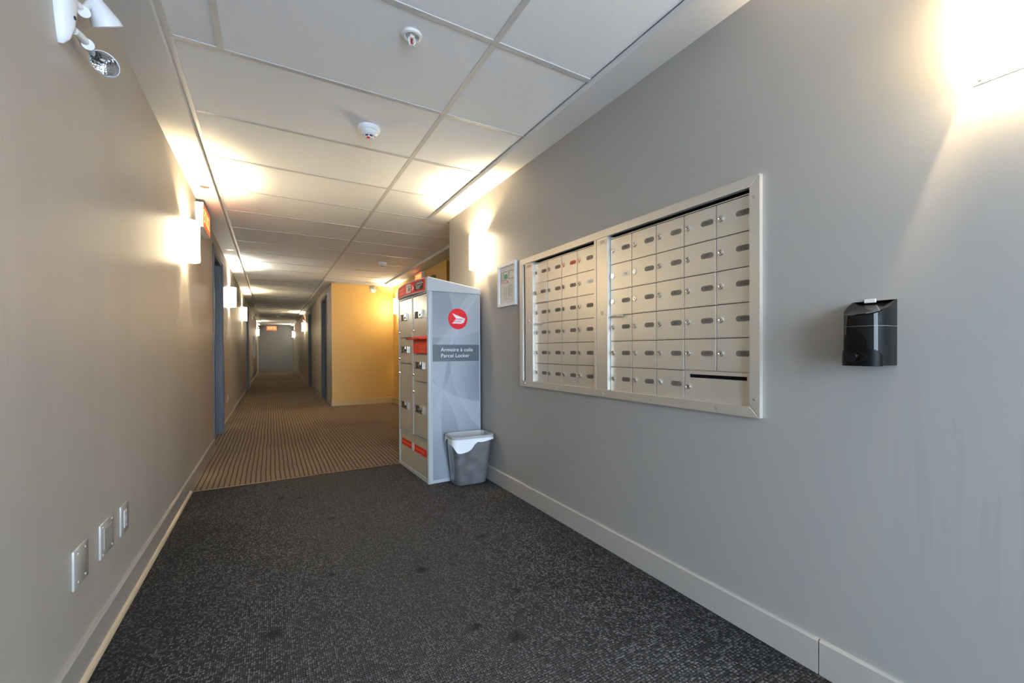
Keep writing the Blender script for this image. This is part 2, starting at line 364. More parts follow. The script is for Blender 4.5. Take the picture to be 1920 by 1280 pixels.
def thing(name, loc, label, cat, group=None, rz=0):
    o = bpy.data.objects.new(name, None); C.objects.link(o); o.location = loc; o.rotation_euler = (0, 0, rz)
    o.empty_display_size = 0.05
    return tag(o, label, cat, group)
def struct(o, label=None, cat=None): return tag(o, label, cat, None, 'structure')
_txt = {}
def text_mesh(s, size, align='CENTER', ext=0.0):
    """Lettering as (verts2d, faces) in a plane, default font."""
    key = (s, size, align)
    if key in _txt: return _txt[key]
    cu = bpy.data.curves.new('lettering', 'FONT'); cu.body = s; cu.size = size; cu.align_x = align; cu.align_y = 'CENTER'
    cu.resolution_u = 3; cu.space_character = 1.03
    o = bpy.data.objects.new('lettering', cu); C.objects.link(o)
    dg = bpy.context.evaluated_depsgraph_get(); me = o.evaluated_get(dg).to_mesh()
    r = ([(q.co.x, q.co.y) for q in me.vertices], [tuple(f.vertices) for f in me.polygons])
    o.evaluated_get(dg).to_mesh_clear(); bpy.data.objects.remove(o); bpy.data.curves.remove(cu)
    _txt[key] = r; return r
def stadium(w_, h_, n=6):
    r = h_/2; pts = []
    for i in range(n+1): a = -PI/2+PI*i/n; pts.append((w_/2-r+r*math.cos(a), r*math.sin(a)))
    for i in range(n+1): a = PI/2+PI*i/n; pts.append((-w_/2+r+r*math.cos(a), r*math.sin(a)))
    return pts

# ------------------------------------------------------------------ the setting
XL, XR, XC, XA = -0.5010, 1.4270, 0.9255, 2.0       # left wall, right wall, corridor right wall, alcove right wall
YR, YB, YE = 3.84, 8.42, 24.0                      # right wall ends, alcove back wall, corridor end
ZS, ZG, ZT = 2.19, 2.221, 2.6                      # soffit, ceiling grid, top of walls
Y0 = ENTR_Y
fl = MB().box(-0.9, 2.4, Y0-0.1, YE+0.2, -0.2, -0.012).build('floor', 'dark'); struct(fl)
MB().box(XL, XR, Y0, 3.815, -0.012, 0.0).build('entrance_carpet', 'charcoal', fl)
MB().add([(XL, 3.829, 0), (0.96, 3.829, 0), (XR+.0, 3.86, 0), (XA, 3.86, 0), (XA, YB, 0), (XC, YB, 0), (XC, YE, 0), (XL, YE, 0), (XL, 6.35, 0), (XL-.12, 6.35, 0), (XL-.12, 5.43, 0), (XL, 5.43, 0)], [tuple(range(12))]).build('corridor_carpet', 'ribbed', fl)
MB().add([(XL, 3.808, 0.0015), (0.97, 3.822, 0.0015), (0.97, 3.836, 0.0015), (XL, 3.824, 0.0015), (XL, 3.816, 0.004), (0.97, 3.829, 0.004)],
         [(0, 1, 5, 4), (4, 5, 2, 3)]).build('transition_strip', 'brass', fl)

def wall_y(name, xa, xb, y0, y1, openings, mat):
    """wall along Y between xa and xb with openings (ya, yb, za, zb)"""
    b = MB(); y = y0
    for (ya, yb, za, zb) in openings:
        b.box(xa, xb, y, ya, 0, ZT)
        if za > 0: b.box(xa, xb, ya, yb, 0, za)
        b.box(xa, xb, ya, yb, zb, ZT); y = yb
    b.box(xa, xb, y, y1, 0, ZT)
    return struct(b.build(name, mat))
LD = [(5.43, 6.35), (12.35, 13.25), (21.6, 22.5)]
RD = [(9.25, 10.15), (12.95, 13.85)]
wall_y('wall_left', XL-0.13, XL, Y0, YE, [(a, b_, 0, 2.02) for a, b_ in LD], 'wall')
wall_y('wall_right', XR, XR+0.13, Y0, YR, [(0.885, 2.456, 0.778, 1.548)], 'wall_r')
wall_y('wall_corridor_right', XC, XC+0.13, YB+0.002, YE, [(a, b_, 0, 2.02) for a, b_ in RD], 'wall')
wb = MB().box(XC+0.0002, XA+0.13, YB, YB+0.12, 0, ZT)
wb.mi[0] = 1
wbo = struct(wb.build('wall_alcove_back', ['yellow', 'wall']))
struct(MB().box(XR+0.13, XA+0.13, YR-0.12, YR, 0, ZT).build('wall_alcove_near', 'yellow'))
wall_y('wall_alcove_right', XA, XA+0.13, YR, YB, [(4.45, 5.46, 0, 2.17)], 'yellow')
struct(MB().box(XL-0.13, XC+0.13, YE, YE+0.12, 0, ZT).build('wall_end', 'wall_far'))
# glazed entrance behind the camera
we = MB().box(XL-0.13, -0.41, Y0-0.12, Y0, 0, ZT).box(1.33, XR+0.13, Y0-0.12, Y0, 0, ZT).box(-0.41, 1.33, Y0-0.12, Y0, 2.12, ZT)
struct(we.build('wall_entrance', 'wall'))
wf = MB().box(-0.41, -0.36, Y0-0.09, Y0-0.03, 0, 2.12).box(1.28, 1.33, Y0-0.09, Y0-0.03, 0, 2.12).box(-0.36, 1.28, Y0-0.09, Y0-0.03, 2.07, 2.12) \
    .box(-0.36, 1.28, Y0-0.09, Y0-0.03, 0, 0.06).box(0.44, 0.48, Y0-0.09, Y0-0.03, 0.06, 2.07).build('window_1', 'frame_pale'); struct(wf)
MB().box(-0.36, 0.44, Y0-0.063, Y0-0.057, 0.06, 2.07).build('pane', 'glass', wf)
MB().box(0.48, 1.28, Y0-0.063, Y0-0.057, 0.06, 2.07).build('pane', 'glass', wf)
struct(MB().box(-6, 7, Y0-9, Y0-0.12, -0.25, -0.03).build('ground', 'outdoor'))

# baseboards
def baseboard_y(b, x, s, y0, y1, h=0.105, t=0.012, k=0):
    """profile with eased top edge; s = direction out of the wall"""
    pr = [(0, 0), (t, 0), (t, h-0.006), (t-0.004, h), (0, h)]
    return b.poly(pr, lambda u, v, q: (x+s*u, q, v), y0, y1, k)
def segs(y0, y1, cuts, cas=0.055):
    out = []; y = y0
    for a, b_ in cuts: out.append((y, a-cas)); y = b_+cas
    out.append((y, y1)); return out
blo = None
for a, b_ in segs(Y0, YE, LD):
    o = baseboard_y(MB(), XL, 1, a, b_).build('baseboard_length' if blo else 'baseboard_left', 'base', blo)
    blo = blo or struct(o)
y = Y0
for L in (2.71, 0.93, 0.82, 1.85):
    y1 = min(y+L, 3.80)
    pr = [(0, 0)]+[(0.013*math.cos(a), 0.016*math.sin(a)) for a in [i*PI/10 for i in range(6)]]
    MB().poly(pr, lambda u, v, q: (XL+0.012+u, q, v), y+0.0015, y1-0.0015).build('quarter_round', 'wood', blo, smooth=40); y = y1
    if y >= 3.8: break
br = struct(baseboard_y(MB(), XR, -1, 0.6745, YR).build('baseboard_right', 'base'))
baseboard_y(MB(), XR, -1, Y0, 0.671).build('baseboard_length', 'base', br)
bco = None
for a, b_ in segs(YB, YE, RD):
    o = baseboard_y(MB(), XC, -1, a-(0.012 if a == YB else 0), b_).build('baseboard_length' if bco else 'baseboard_corridor_right', 'base', bco)
    bco = bco or struct(o)
pr_ = [(0, 0), (0.012, 0), (0.012, 0.10), (0.008, 0.106), (0, 0.106)]
struct(MB().poly(pr_, lambda u, v, q: (q, YB-u, v), XC, XA).build('baseboard_alcove_back', 'base_y'))
struct(baseboard_y(MB(), XA, -1, 5.46, YB-0.012).build('baseboard_alcove_right', 'base_y'))

# doors: frame (structure) > leaf > handle
def door(n, x, s, y0, y1, fm, lm, zt=2.02, depth=0.115, face=0.05, leaf_label=None):
    """frame in an opening of a wall whose face is x, s = direction out of the wall"""
    b = MB()
    xo, xi = x+s*0.012, x-s*depth
    for (ya, yb) in ((y0-face, y0+0.004), (y1-0.004, y1+face)): b.box(min(x, xo), max(x, xo), ya, yb, 0, zt+face, bev=0.003)
    b.box(min(x, xo), max(x, xo), y0+0.004, y1-0.004, zt-0.004, zt+face, bev=0.003)
    b.box(min(x, xi), max(x, xi), y0, y0+0.022, 0, zt).box(min(x, xi), max(x, xi), y1-0.022, y1, 0, zt).box(min(x, xi), max(x, xi), y0+0.022, y1-0.022, zt-0.022, zt)
    fo = struct(b.build('door_%d' % n, fm))
    xl = sorted((x-s*(depth-0.045), x-s*depth))
    leaf = MB().box(xl[0], xl[1], y0+0.024, y1-0.024, 0.006, zt-0.024, bev=0.002).build('door_leaf', lm, fo)
    hb = MB(); xf = x-s*(depth-0.045); hy = y0+0.09
    hb.cone((xf, hy, 0.96), (xf+s*0.012, hy, 0.96), 0.026, 0.026).cone((xf+s*0.012, hy, 0.96), (xf+s*0.04, hy, 0.96), 0.009, 0.009)
    hb.tube([(xf+s*0.04, hy-0.005, 0.96), (xf+s*0.042, hy+0.05, 0.96), (xf+s*0.04, hy+0.11, 0.96)], 0.009)
    hb.build('door_handle', 'steel', leaf, smooth=40)
    return fo
door(1, XL, 1, *LD[0], 'frame_blue', 'frame_blue')
door(2, XL, 1, *LD[1], 'frame_blue', 'door_dark')
door(3, XL, 1, *LD[2], 'door_pale', 'door_dark')
door(4, XC, -1, *RD[0], 'door_dark', 'door_dark')
door(5, XC, -1, *RD[1], 'door_dark', 'door_dark')
door(6, XA, -1, 4.45, 5.46, 'door_gold', 'door_gold', zt=2.17, face=0.01)  # stands for the set-back mustard wall, shade painted into its colour

# ceiling: deck, soffits, grid and lay-in tiles
ce = struct(MB().box(-0.7, 2.2, Y0-0.12, YE+0.12, ZT, ZT+0.1).build('ceiling', 'deck'))
XG, XM, XE, XB = -0.332, 0.7831, 1.271, 1.815        # grid edge left, main tee, grid edge right, grid edge in the alcove
YS, YK = 4.018, 8.19                                 # right soffit ends, back soffit begins
def soffit(x0, x1, y0, y1): MB().box(x0, x1, y0, y1, ZS, ZT).build('soffit', 'gypsum', ce)
soffit(XL, -0.351, Y0, YE)
soffit(1.263, XR, Y0, YS)
soffit(1.80, XA, YR, YB)
soffit(XM+0.012, 1.80, YK, YB)
soffit(XM+0.012, XC, YB, YE)
TW = 0.012                                           # half a tee
tee_y = [2.1848+(n-1)*0.61 for n in range(-5, 37)]
def tile(x0, x1, y0, y1):
    j = random.uniform(0, 0.0012)
    MB().box(x0, x1, y0, y1, ZG+0.003+j, ZG+0.018, bev=0.0015).build('ceiling_tile', 'tile', ce)
def tee(name, x0, x1, y0, y1): MB().box(x0, x1, y0, y1, ZG, ZG+0.0045).build(name, 'tee', ce)
edges = [Y0]+[t for t in tee_y if Y0 < t < YE]+[YE]
for a, b_ in zip(edges[:-1], edges[1:]):
    g = 0.0035
    ya, yb = a+g, b_-g
    if abs(b_-2.1848) < 1e-6 or b_ < 2.0:             # rows nearest the entrance are cut along a second tee
        tile(XG+0.002, -0.170-g, ya, yb); tile(-0.170+g+0.003, XM-g, ya, yb)
    else: tile(XG+0.002, XM-g, ya, yb)
    if b_ < 4.1: tile(XM+g, XE-0.002, ya, min(yb, YS-0.002))
    elif a < YK: tile(XM+g, XB-0.008, ya if a > 4.1 else YS+0.003, min(yb, YK-0.002))
tile(XR+0.004, 1.797, YR+0.004, YS-0.002)
for t in edges[1:-1]:
    tee('cross_tee', XG+0.008, XM-TW, t-TW, t+TW)
    if t < YS-0.05: tee('cross_tee', XM+TW, XE-0.005, t-TW, t+TW)
    elif t < YK: tee('cross_tee', XM+TW, XB-0.015, t-TW, t+TW)
tee('main_tee', XM-TW, XM+TW, Y0, YE)
tee('main_tee', -0.170-TW, -0.170+TW, Y0, 2.1848-TW)
tee('wall_angle', -0.351, XG+0.006, Y0, YE)
tee('wall_angle', XE-0.006, 1.263, Y0, YS)
tee('wall_angle', XB-0.016, 1.80, YR, YK)
tee('wall_angle', XM+TW, XB-0.016, YK-0.02, YK)

# ------------------------------------------------------------------ wall lamps
def sconce(x, s, y, label, cool=False, zc=1.752):
    """half-drum shade open at top and bottom on a long back plate; s = out of the wall"""
    t = thing('wall_sconce', (x, y, zc), label, 'wall lamp', 'half-drum wall lamps')
    MB().box(min(x, x+s*0.004), max(x, x+s*0.004), y-0.080, y+0.080, zc-0.150, zc+0.138, bev=0.001).build('back_plate', 'white_metal', t)
    n = 20; R = []
    for rr in (1.0, 0.965):
        R.append([(x+s*(0.006+0.080*math.sin(PI*i/n)**0.8*rr), y-0.088*rr*math.cos(PI*i/n)) for i in range(n+1)])
    b = MB(); z0, z1 = zc-0.132, zc+0.135
    vs = [(px, py, z) for z in (z0, z1) for ring in R for px, py in ring]
    k = n+1; fs = []
    for i in range(n):
        fs += [(i, i+1, 2*k+i+1, 2*k+i), (k+i, 3*k+i, 3*k+i+1, k+i+1), (i, k+i, k+i+1, i+1), (2*k+i, 2*k+i+1, 3*k+i+1, 3*k+i)]
    fs += [(0, 2*k, 3*k, k), (n, k+n, 3*k+n, 2*k+n)]
    b.add(vs, fs); b.build('shade', 'shade_cool' if cool else 'shade_warm', t, smooth=40)
    for dy in (-0.068, 0.068): MB().cone((x+s*0.004, y+dy, zc-0.141), (x+s*0.007, y+dy, zc-0.141), 0.004, 0.003, 8).build('screw', 'dark', t)
    lb = MB().lathe([(0, 0.013), (0.025, 0.013), (0.026, 0.011), (0.06, 0.02), (0.08, 0.022), (0.1, 0.015), (0.108, 0.002)], (x+s*0.042, y, zc-0.075), (0, 0, 1), 12)
    lb.build('bulb', 'bulb', t, smooth=40)
    ld = bpy.data.lights.new('lamp_light', 'POINT'); ld.energy = BULB_W; ld.color = COOL if cool else WARM; ld.shadow_soft_size = 0.012
    lo = bpy.data.objects.new('lamp_light', ld); C.objects.link(lo); lo.parent = t; lo.location = (s*0.044, 0, 0.092)
    return t
sconce(XR, -1, 0.262, 'lit half-drum wall lamp above and past the black dispenser')
sconce(XR, -1, 3.148, 'lit half-drum wall lamp between parcel locker and framed plan', False, 1.757)
sconce(XL, 1, 3.730, 'lit half-drum wall lamp just before the red exit sign box', False, 1.732)
sconce(XL, 1, 7.360, 'lit half-drum wall lamp just past the blue door recess', True, 1.738)
sconce(XL, 1, 10.50, 'lit half-drum wall lamp second past the blue door recess', False, 1.735)
sconce(XL, 1, 20.90, 'lit half-drum wall lamp beside the pale door at corridor end')
sconce(XA, -1, 8.030, 'lit half-drum wall lamp in the mustard alcove corner', False, 1.79)
sconce(XC, -1, 15.60, 'lit half-drum wall lamp below the small red alarm')
sconce(XC, -1, 22.90, 'lit half-drum wall lamp with cool light near the end wall', True)

# ------------------------------------------------------------------ mailbox bank in the right wall
def build_mailboxes():
    t = thing('mailbox_bank', (XR, 1.67, 0.751), 'recessed aluminium bank of apartment mailboxes with rows of small locked doors', 'mailboxes')
    XF, XD = 1.409, 1.4300
    ya, yb, za, zb, rw = 0.853, 2.488, 0.751, 1.576, 0.036
    # mitred frame rails
    def rail(p0, p1, p2, p3):
        pts = [p0, p1, p2, p3]; b = MB()
        b.rings([[(XR+0.001, u, v) for u, v in pts], [(XF+0.0012, u, v) for u, v in pts], [(XF, sum(u for u, v in pts)/4+(u-sum(u for u, v in pts)/4)*0.998, sum(v for u, v in pts)/4+(v-sum(v for u, v in pts)/4)*0.985) for u, v in pts]])
        return b.build('frame_rail', 'alu', t)
    rails = [rail((ya, zb), (yb, zb), (yb-rw, zb-rw), (ya+rw, zb-rw)), rail((ya, za), (ya+rw, za+rw), (yb-rw, za+rw), (yb, za)),
             rail((ya, za), (ya, zb), (ya+rw, zb-rw), (ya+rw, za+rw)), rail((yb, za), (yb-rw, za+rw), (yb-rw, zb-rw), (yb, zb))]
    def screws(par, lst):
        for (y, z) in lst: MB().lathe([(0, 0.0062), (0.0015, 0.0058), (0.003, 0.003)], (XF+0.0004, y, z), (-1, 0, 0), 10).build('screw', 'steel', par, smooth=40)
    screws(rails[1], [(2.42, 0.769), (2.08, 0.769), (1.66, 0.769), (1.34, 0.769), (1.02, 0.769)])
    screws(rails[2], [(0.872, 1.502), (0.872, 0.815)])
    # recess box behind the doors
    MB().box(1.5, 1.52, 0.885, 2.456, 0.778, 1.548).box(XR, 1.5, 0.885, 0.888, 0.778, 1.548).box(XR, 1.5, 2.453, 2.456, 0.778, 1.548) \
        .box(XR+0.001, 1.5, 0.888, 2.453, 1.545, 1.548).box(XR+0.001, 1.5, 0.888, 2.453, 0.778, 0.780).build('recess_box', 'dark', t)
    # master posts with lock, label and latch
    for (p0, p1) in ((2.331, 2.421), (1.6235, 1.706)):
        po_ = MB().box(1.4125, 1.47, p0, p1, 0.787, 1.541, bev=0.0015).build('post', 'alu', t)
        pm = (p0+p1)/2
        MB().lathe([(0, 0.0105), (0.002, 0.010), (0.003, 0.004)], (1.4125, pm, 1.168), (-1, 0, 0), 14).build('lock', 'steel', po_, smooth=40)
        for dy in (-0.02, 0.02):
            for dz in (-0.032, 0.032): MB().cone((1.4125, pm+dy, 1.168+dz), (1.4115, pm+dy, 1.168+dz), 0.0025, 0.0025, 6).build('rivet', 'steel', po_)
        lb = MB().box(1.4115, 1.4127, p0+0.008, p1-0.01, 1.508, 1.530)
        for i in range(2): lb.box(1.4112, 1.4116, p0+0.02, p1-0.03, 1.514+i*0.007, 1.517+i*0.007, 1)
        lb.build('label_strip', ['steel', 'print_grey'], po_)
        MB().tube([(1.4235, p0+0.004, 1.146), (1.4200, p0-0.03, 1.146), (1.4195, p0-0.075, 1.1455)], [0.004, 0.0048, 0.0055], 8).box(1.414, 1.426, p0-0.098, p0-0.062, 1.1395, 1.1505, bev=0.003).build('latch', 'steel', po_, smooth=40)
    MB().box(1.413, 1.46, 1.7095, 1.7275, 0.787, 1.541, bev=0.001).build('side_rim', 'alu', t)
    MB().box(1.416, 1.46, 2.4235, 2.4275, 0.787, 1.541).build('side_rim', 'alu', t)
    MB().box(1.416, 1.46, 2.446, 2.452, 0.787, 1.541).build('side_rim', 'alu', t)
    rows = [1.5263-0.1243*i for i in range(7)]; cw = 0.1472
    def lock_mb(x, y, z):
        b = MB().lathe([(0, 0.0118), (0.0045, 0.0118), (0.0062, 0.0100), (0.0062, 0.0076), (0.0050, 0.0066)], (x, y, z), (-1, 0, 0), 16)
        b.box(x-0.0056, x-0.0048, y-0.0009, y+0.0009, z-0.0048, z+0.0036, 1); return b
    numbers = {4: ['409', '410', '411', '412', '413'], 3: ['404', '405', '406', '407', '408'], 2: ['317', '318', '401', '402', '403', '400'],
               1: ['311', '312', '313', '314', '315', '316'], 0: ['305', '306', '307', '308', '309', '310']}
    ln = [['101', '102', '103', '104', '105', '106'], ['107', '108', '109', '201', '202', '203'], ['204', '205', '206', '207', '208', '209'], ['210', '211', '301', '302', '303', '304']]
    def make_door(ytop, w_, r, txt, plate='plate', dx=0.0, dl=0.0):
        """ytop = far edge (largest y)"""
        z1, z0 = rows[r]-0.0045, rows[r+1]+0.0020
        x = XD-dx
        d = MB().box(x, x+0.016, ytop-w_+0.0017, ytop-0.0017+dl, z0, z1, bev=0.0004).build('mailbox_door', 'alu', t)
        zc = (z0+z1)/2+0.004
        lock_mb(x, ytop-0.021, zc).build('lock', ['chrome', 'dark'], d, smooth=40)
        if txt:
            yc = ytop-0.108
            b = MB().poly(stadium(0.055, 0.0205), lambda u, v, q: (q, yc-u, zc+v), x+0.0002, x-0.0012)
            vs, fs = text_mesh(txt, 0.0145); b.add([(x-0.0014, yc-u, zc+v) for u, v in vs], fs, 1)
            tint = {'plate': 'plate', 'r': 'plate_red', 'w': 'plate_pale'}[plate]
            b.build('number_plate', [tint, 'plate_ink'], d)
        return d
    for c in range(5):
        for r in range(6):
            if r == 5 and c >= 3: continue
            make_door(1.622-c*cw, cw, r, numbers[c][r], 'w' if (c, r) == (0, 1) else 'plate')
    # wide outgoing-mail door with slot
    yt = 1.622-3*cw; z1, z0 = rows[5]-0.0032, rows[6]+0.0032; sl0, sl1 = z1-0.028, z1-0.014
    b = MB()
    sy0, sy1 = yt-2*cw+0.025, yt-0.021
    b.box(XD, XD+0.016, yt-2*cw+0.0012, yt-0.0012, z0, sl0).box(XD, XD+0.016, yt-2*cw+0.0012, yt-0.0012, sl1, z1)
    b.box(XD, XD+0.016, yt-2*cw+0.0012, sy0, sl0, sl1).box(XD, XD+0.016, sy1, yt-0.0012, sl0, sl1)
    d = b.build('mailbox_door', 'alu', t); d['label'] = 'double-width outgoing mail door with a letter slot'
    lock_mb(XD, yt-0.021, (z0+z1)/2-0.006).build('lock', ['chrome', 'dark'], d, smooth=40)
    MB().box(XD+0.010, XD+0.0155, sy0, sy1, sl0, sl1).build('letter_slot', 'black_matt', d)
    MB().poly(stadium(0.05, 0.016), lambda u, v, q: (q, yt-0.10-u, (z0+z1)/2-0.004+v), XD, XD-0.0006).build('blank_plate', 'alu', d)
    for c in range(4):
        for r in range(6):
            make_door(2.331-c*cw, cw, r, ln[c][r], {(2, 0): 'r', (3, 1): 'w'}.get((c, r), 'plate'), 0.006 if (c, r) == (0, 1) else 0, 0.006 if (c, r) == (0, 1) else 0)
    for base_y, n_ in ((1.622, 5), (2.331, 4)):
        for c in range(1, n_):
            y = base_y-c*cw
            lo_z = rows[6] if not (n_ == 5 and c == 4) else rows[5]
            MB().box(XD+0.0015, 1.5, y-0.0016, y+0.0016, lo_z, rows[0]).build('partition', 'dark', t)  # dark strip added to paint shade into the gap between door columns
    for (u0, u1) in ((0.886, 1.6225), (1.728, 2.3305)):
        for z in rows[:-1]:
            MB().box(XD-0.0012, XD+0.016, u0, u1, z-0.0016, z+0.0014).build('row_rail', 'alu', t)
            MB().box(XD+0.003, 1.5, u0, u1, z-0.0062, z-0.0016).build('row_gap', 'dark', t)  # dark filler standing in for the shadow below each row rail
build_mailboxes()

# ------------------------------------------------------------------ parcel locker (local axes: x = depth, y = along its front away from the entrance)
def build_locker():
    t = thing('parcel_locker', (0.985, 3.108, 0.0), 'tall grey parcel locker with a curved cap and a round red emblem', 'parcel locker', None, 0.041)
    D, W, H = 0.425, 0.735, 1.424
    B = lambda b, n, mt, par=t, sm=None: b.build(n, mt, par, world=False, smooth=sm)
    # carcass: back body and face frame
    B(MB().box(0.03, D, 0.004, W-0.002, 0.0, H, bev=0.003), 'body', 'locker')
    fr = MB()
    r = 0.016
    post = [(r-r*math.cos(a), r-r*math.sin(a)) for a in [i*PI/12 for i in range(7)]]+[(0.034, 0.0), (0.034, 0.02), (0.0, 0.02)]
    fr.poly(post, lambda u, v, q: (u, v, q), 0.0, H)
    fr.box(0.0, 0.034, W-0.026, W, 0, H, bev=0.004).box(0.0, 0.034, 0.341, 0.373, 0.312, H, bev=0.002)
    fr.box(0.0, 0.034, 0.02, W-0.026, H-0.012, H).box(0.0, 0.034, 0.02, W-0.026, 0.306, 0.316).box(0.002, 0.034, 0.02, W-0.026, 0.0, 0.030, bev=0.002)
    B(fr, 'face_frame', 'locker', sm=30)
    # kick panel with red strip
    kp = B(MB().box(0.006, 0.03, 0.021, W-0.027, 0.032, 0.304, bev=0.0015), 'kick_panel', 'locker_door')
    rs = MB().box(0.0048, 0.0064, 0.055, W-0.075, 0.185, 0.240)
    for z in (0.216, 0.208):
        for (a, b_) in ((0.09, 0.31), (0.42, 0.63)): rs.box(0.0042, 0.0049, a, b_, z, z+0.0035, 1)
    rs.lathe([(0, 0.034), (0.0022, 0.034)], (0.0052, 0.365, 0.212), (-1, 0, 0), 20, 2)
    B(rs, 'red_strip', ['orange_red', 'print_pale_red', 'paper'], kp)
    # compartment doors
    def cdoor(y0, y1, z0, z1, zl, zk):
        d = B(MB().box(0.003, 0.03, y0+0.002, y1-0.002, z0+0.0025, z1-0.0025, bev=0.002), 'compartment_door', 'locker_door')
        w_ = y1-y0
        lp = MB().box(0.0012, 0.0032, y1-0.04-0.118, y1-0.04, zl-0.026, zl+0.026)
        c = y1-0.04
        lp.box(0.0006, 0.0013, c-0.014, c-0.008, zl-0.018, zl+0.018, 1).box(0.0006, 0.0013, c-0.020, c-0.014, zl-0.018, zl-0.013, 1).box(0.0006, 0.0013, c-0.020, c-0.014, zl+0.013, zl+0.018, 1)
        for i in range(4): lp.box(0.0006, 0.0013, c-0.075, c-0.034, zl-0.014+i*0.008, zl-0.011+i*0.008, 2)
        lp.add([(0.0006, c-0.086, zl-0.013), (0.0006, c-0.114, zl), (0.0006, c-0.086, zl+0.013)], [(0, 1, 2)], 1)
        B(lp, 'instruction_label', ['print_dark', 'print_white', 'print_grey'], d)
        lk = MB().box(-0.010, 0.004, c-0.118-0.082, c-0.120, zl-0.030, zl+0.030, bev=0.004)
        lk.box(-0.0112, -0.0095, c-0.172, c-0.138, zl-0.014, zl+0.002, 1).box(-0.0118, -0.0098, c-0.165, c-0.145, zl+0.006, zl+0.026, 0)
        B(lk, 'coin_lock', ['chrome', 'dark'], d, 30)
        if zk: B(MB().lathe([(0, 0.014), (0.007, 0.013), (0.010, 0.009), (0.012, 0.008)], (0.003, y1-0.012, zk), (-1, 0, 0), 14), 'key_lock', 'chrome', d, 40)
        return d
    yl, yr = (0.373, W-0.026), (0.021, 0.341)
    cdoor(*yl, 1.090, 1.410, 1.262, 1.140)
    cdoor(*yl, 0.878, 1.088, 0.992, 0.918)
    cdoor(*yl, 0.318, 0.876, 0.528, 0.795)
    cdoor(*yr, 1.090, 1.410, 1.262, 1.145)
    cdoor(*yr, 0.745, 0.955, 0.870, 0.795)
    cdoor(*yr, 0.318, 0.743, 0.530, 0.660)
    # red letter slot with hood
    sl = B(MB().box(0.001, 0.03, yr[0]+0.003, yr[1]-0.003, 0.962, 1.084, bev=0.002).box(-0.0005, 0.002, yr[0]+0.04, yr[0]+0.16, 1.010, 1.012, 1).box(-0.0005, 0.002, yr[0]+0.04, yr[0]+0.16, 1.004, 1.006, 1)
           .box(-0.0005, 0.002, yr[0]+0.04, yr[0]+0.15, 1.022, 1.025, 1).box(-0.0005, 0.002, yr[0]+0.04, yr[0]+0.16, 0.986, 0.989, 1).box(-0.0005, 0.002, yr[0]+0.04, yr[0]+0.16, 0.978, 0.981, 1)
           .box(0.0, 0.002, yr[0]+0.005, yr[1]-0.005, 1.048, 1.051, 2), 'letter_slot', ['orange_red', 'print_pale_red', 'glass_red'])
    hd = MB(); y0, y1 = yr[0], yr[1]
    hd.rings([[(0.004, y, 1.094), (0.004, y, 1.072), (-0.052, y, 1.068), (-0.058, y, 1.074), (-0.052, y, 1.079)] for y in (y0, y1)])
    B(hd, 'hood', 'orange_red', sl)
    # cap: bowed front, top falling to the back
    cp = MB(); n = 16; bot = []; top = []
    for i in range(n+1):
        f = i/n; y = -0.004+f*(W+0.008); bow = 0.030*(1-(2*f-1)**2)+0.004
        bot.append((-bow, y, H)); top.append((-bow+0.004, y, 1.528-0.006*(2*f-1)**2))
    ring0 = bot+[(D+0.003, W+0.004, H), (D+0.003, -0.004, H)]
    ring1 = [(a, b_, c) for a, b_, c in top]+[(D+0.003, W+0.002, 1.462), (D+0.003, -0.002, 1.462)]
    ring2 = [(a+0.012, b_+(0.010 if b_ < 0.1 else (-0.010 if b_ > W-0.1 else 0)), c+0.006) for a, b_, c in top]+[(D-0.004, W-0.008, 1.468), (D-0.004, 0.008, 1.468)]
    cp.rings([ring0, ring1, ring2])
    cap = B(cp, 'cap', 'locker_cap', sm=35)
    # sign print wrapped on the bowed front
    def wrap(y, z, o=0.0012):
        f = (y+0.004)/(W+0.008); bow = 0.030*(1-(2*f-1)**2)+0.004
        g = (z-H)/(1.528-H); return (-bow+0.004*g-o, y, z)
    def patch(b, ya, yb, zc, zd, k, o, m_=10):
        R = [[wrap(ya+(yb-ya)*i/m_, z, o) for i in range(m_+1)] for z in (zc, zd)]
        b.add(R[0]+R[1], [(i, i+1, m_+1+i+1, m_+1+i) for i in range(m_)], k)
    sg = MB(); patch(sg, 0.030, W-0.02, H+0.006, 1.518, 0, 0.0010, 16)
    patch(sg, 0.055, 0.205, H+0.018, 1.508, 1, 0.0018, 6)
    for txt, zz, yy in (('CANADA', 1.492, 0.128), ('POST', 1.458, 0.140)):
        vs, fs = text_mesh(txt, 0.030); sg.add([wrap(yy-u*1.0, zz+v, 0.0024) for u, v in vs], fs, 2)
    patch(sg, 0.075, 0.19, 1.4735, 1.4755, 2, 0.0024, 6)
    cyl = [(0.245+0.030*math.cos(a), 1.472+0.034*math.sin(a)) for a in [2*PI*i/20 for i in range(20)]]
    sg.add([wrap(y, z, 0.0018) for y, z in cyl], [tuple(range(20))], 4)
    sg.add([wrap(y, z, 0.0026) for y, z in ((0.262, 1.495), (0.222, 1.470), (0.240, 1.452), (0.266, 1.452), (0.250, 1.470))], [(0, 1, 4), (1, 2, 3, 4)], 2)
    patch(sg, 0.285, 0.405, H+0.016, 1.508, 5, 0.0018, 6)
    patch(sg, 0.300, 0.345, H+0.030, 1.480, 6, 0.0024, 4); patch(sg, 0.300, 0.380, 1.487, 1.494, 6, 0.0024, 4)
    for zz in (1.490, 1.478, 1.458, 1.447): patch(sg, 0.440, 0.66, zz, zz+0.006, 3, 0.0018, 6)
    B(sg, 'sign_print', ['red', 'print_dark', 'print_white', 'print_pale_red', 'logo_red', 'plate_pale', 'print_grey'], cap)
    # printed side facing the entrance
    sp = B(MB().box(0.034, D-0.006, 0.0012, 0.006, 0.022, H-0.002), 'side_panel', 'side_art')
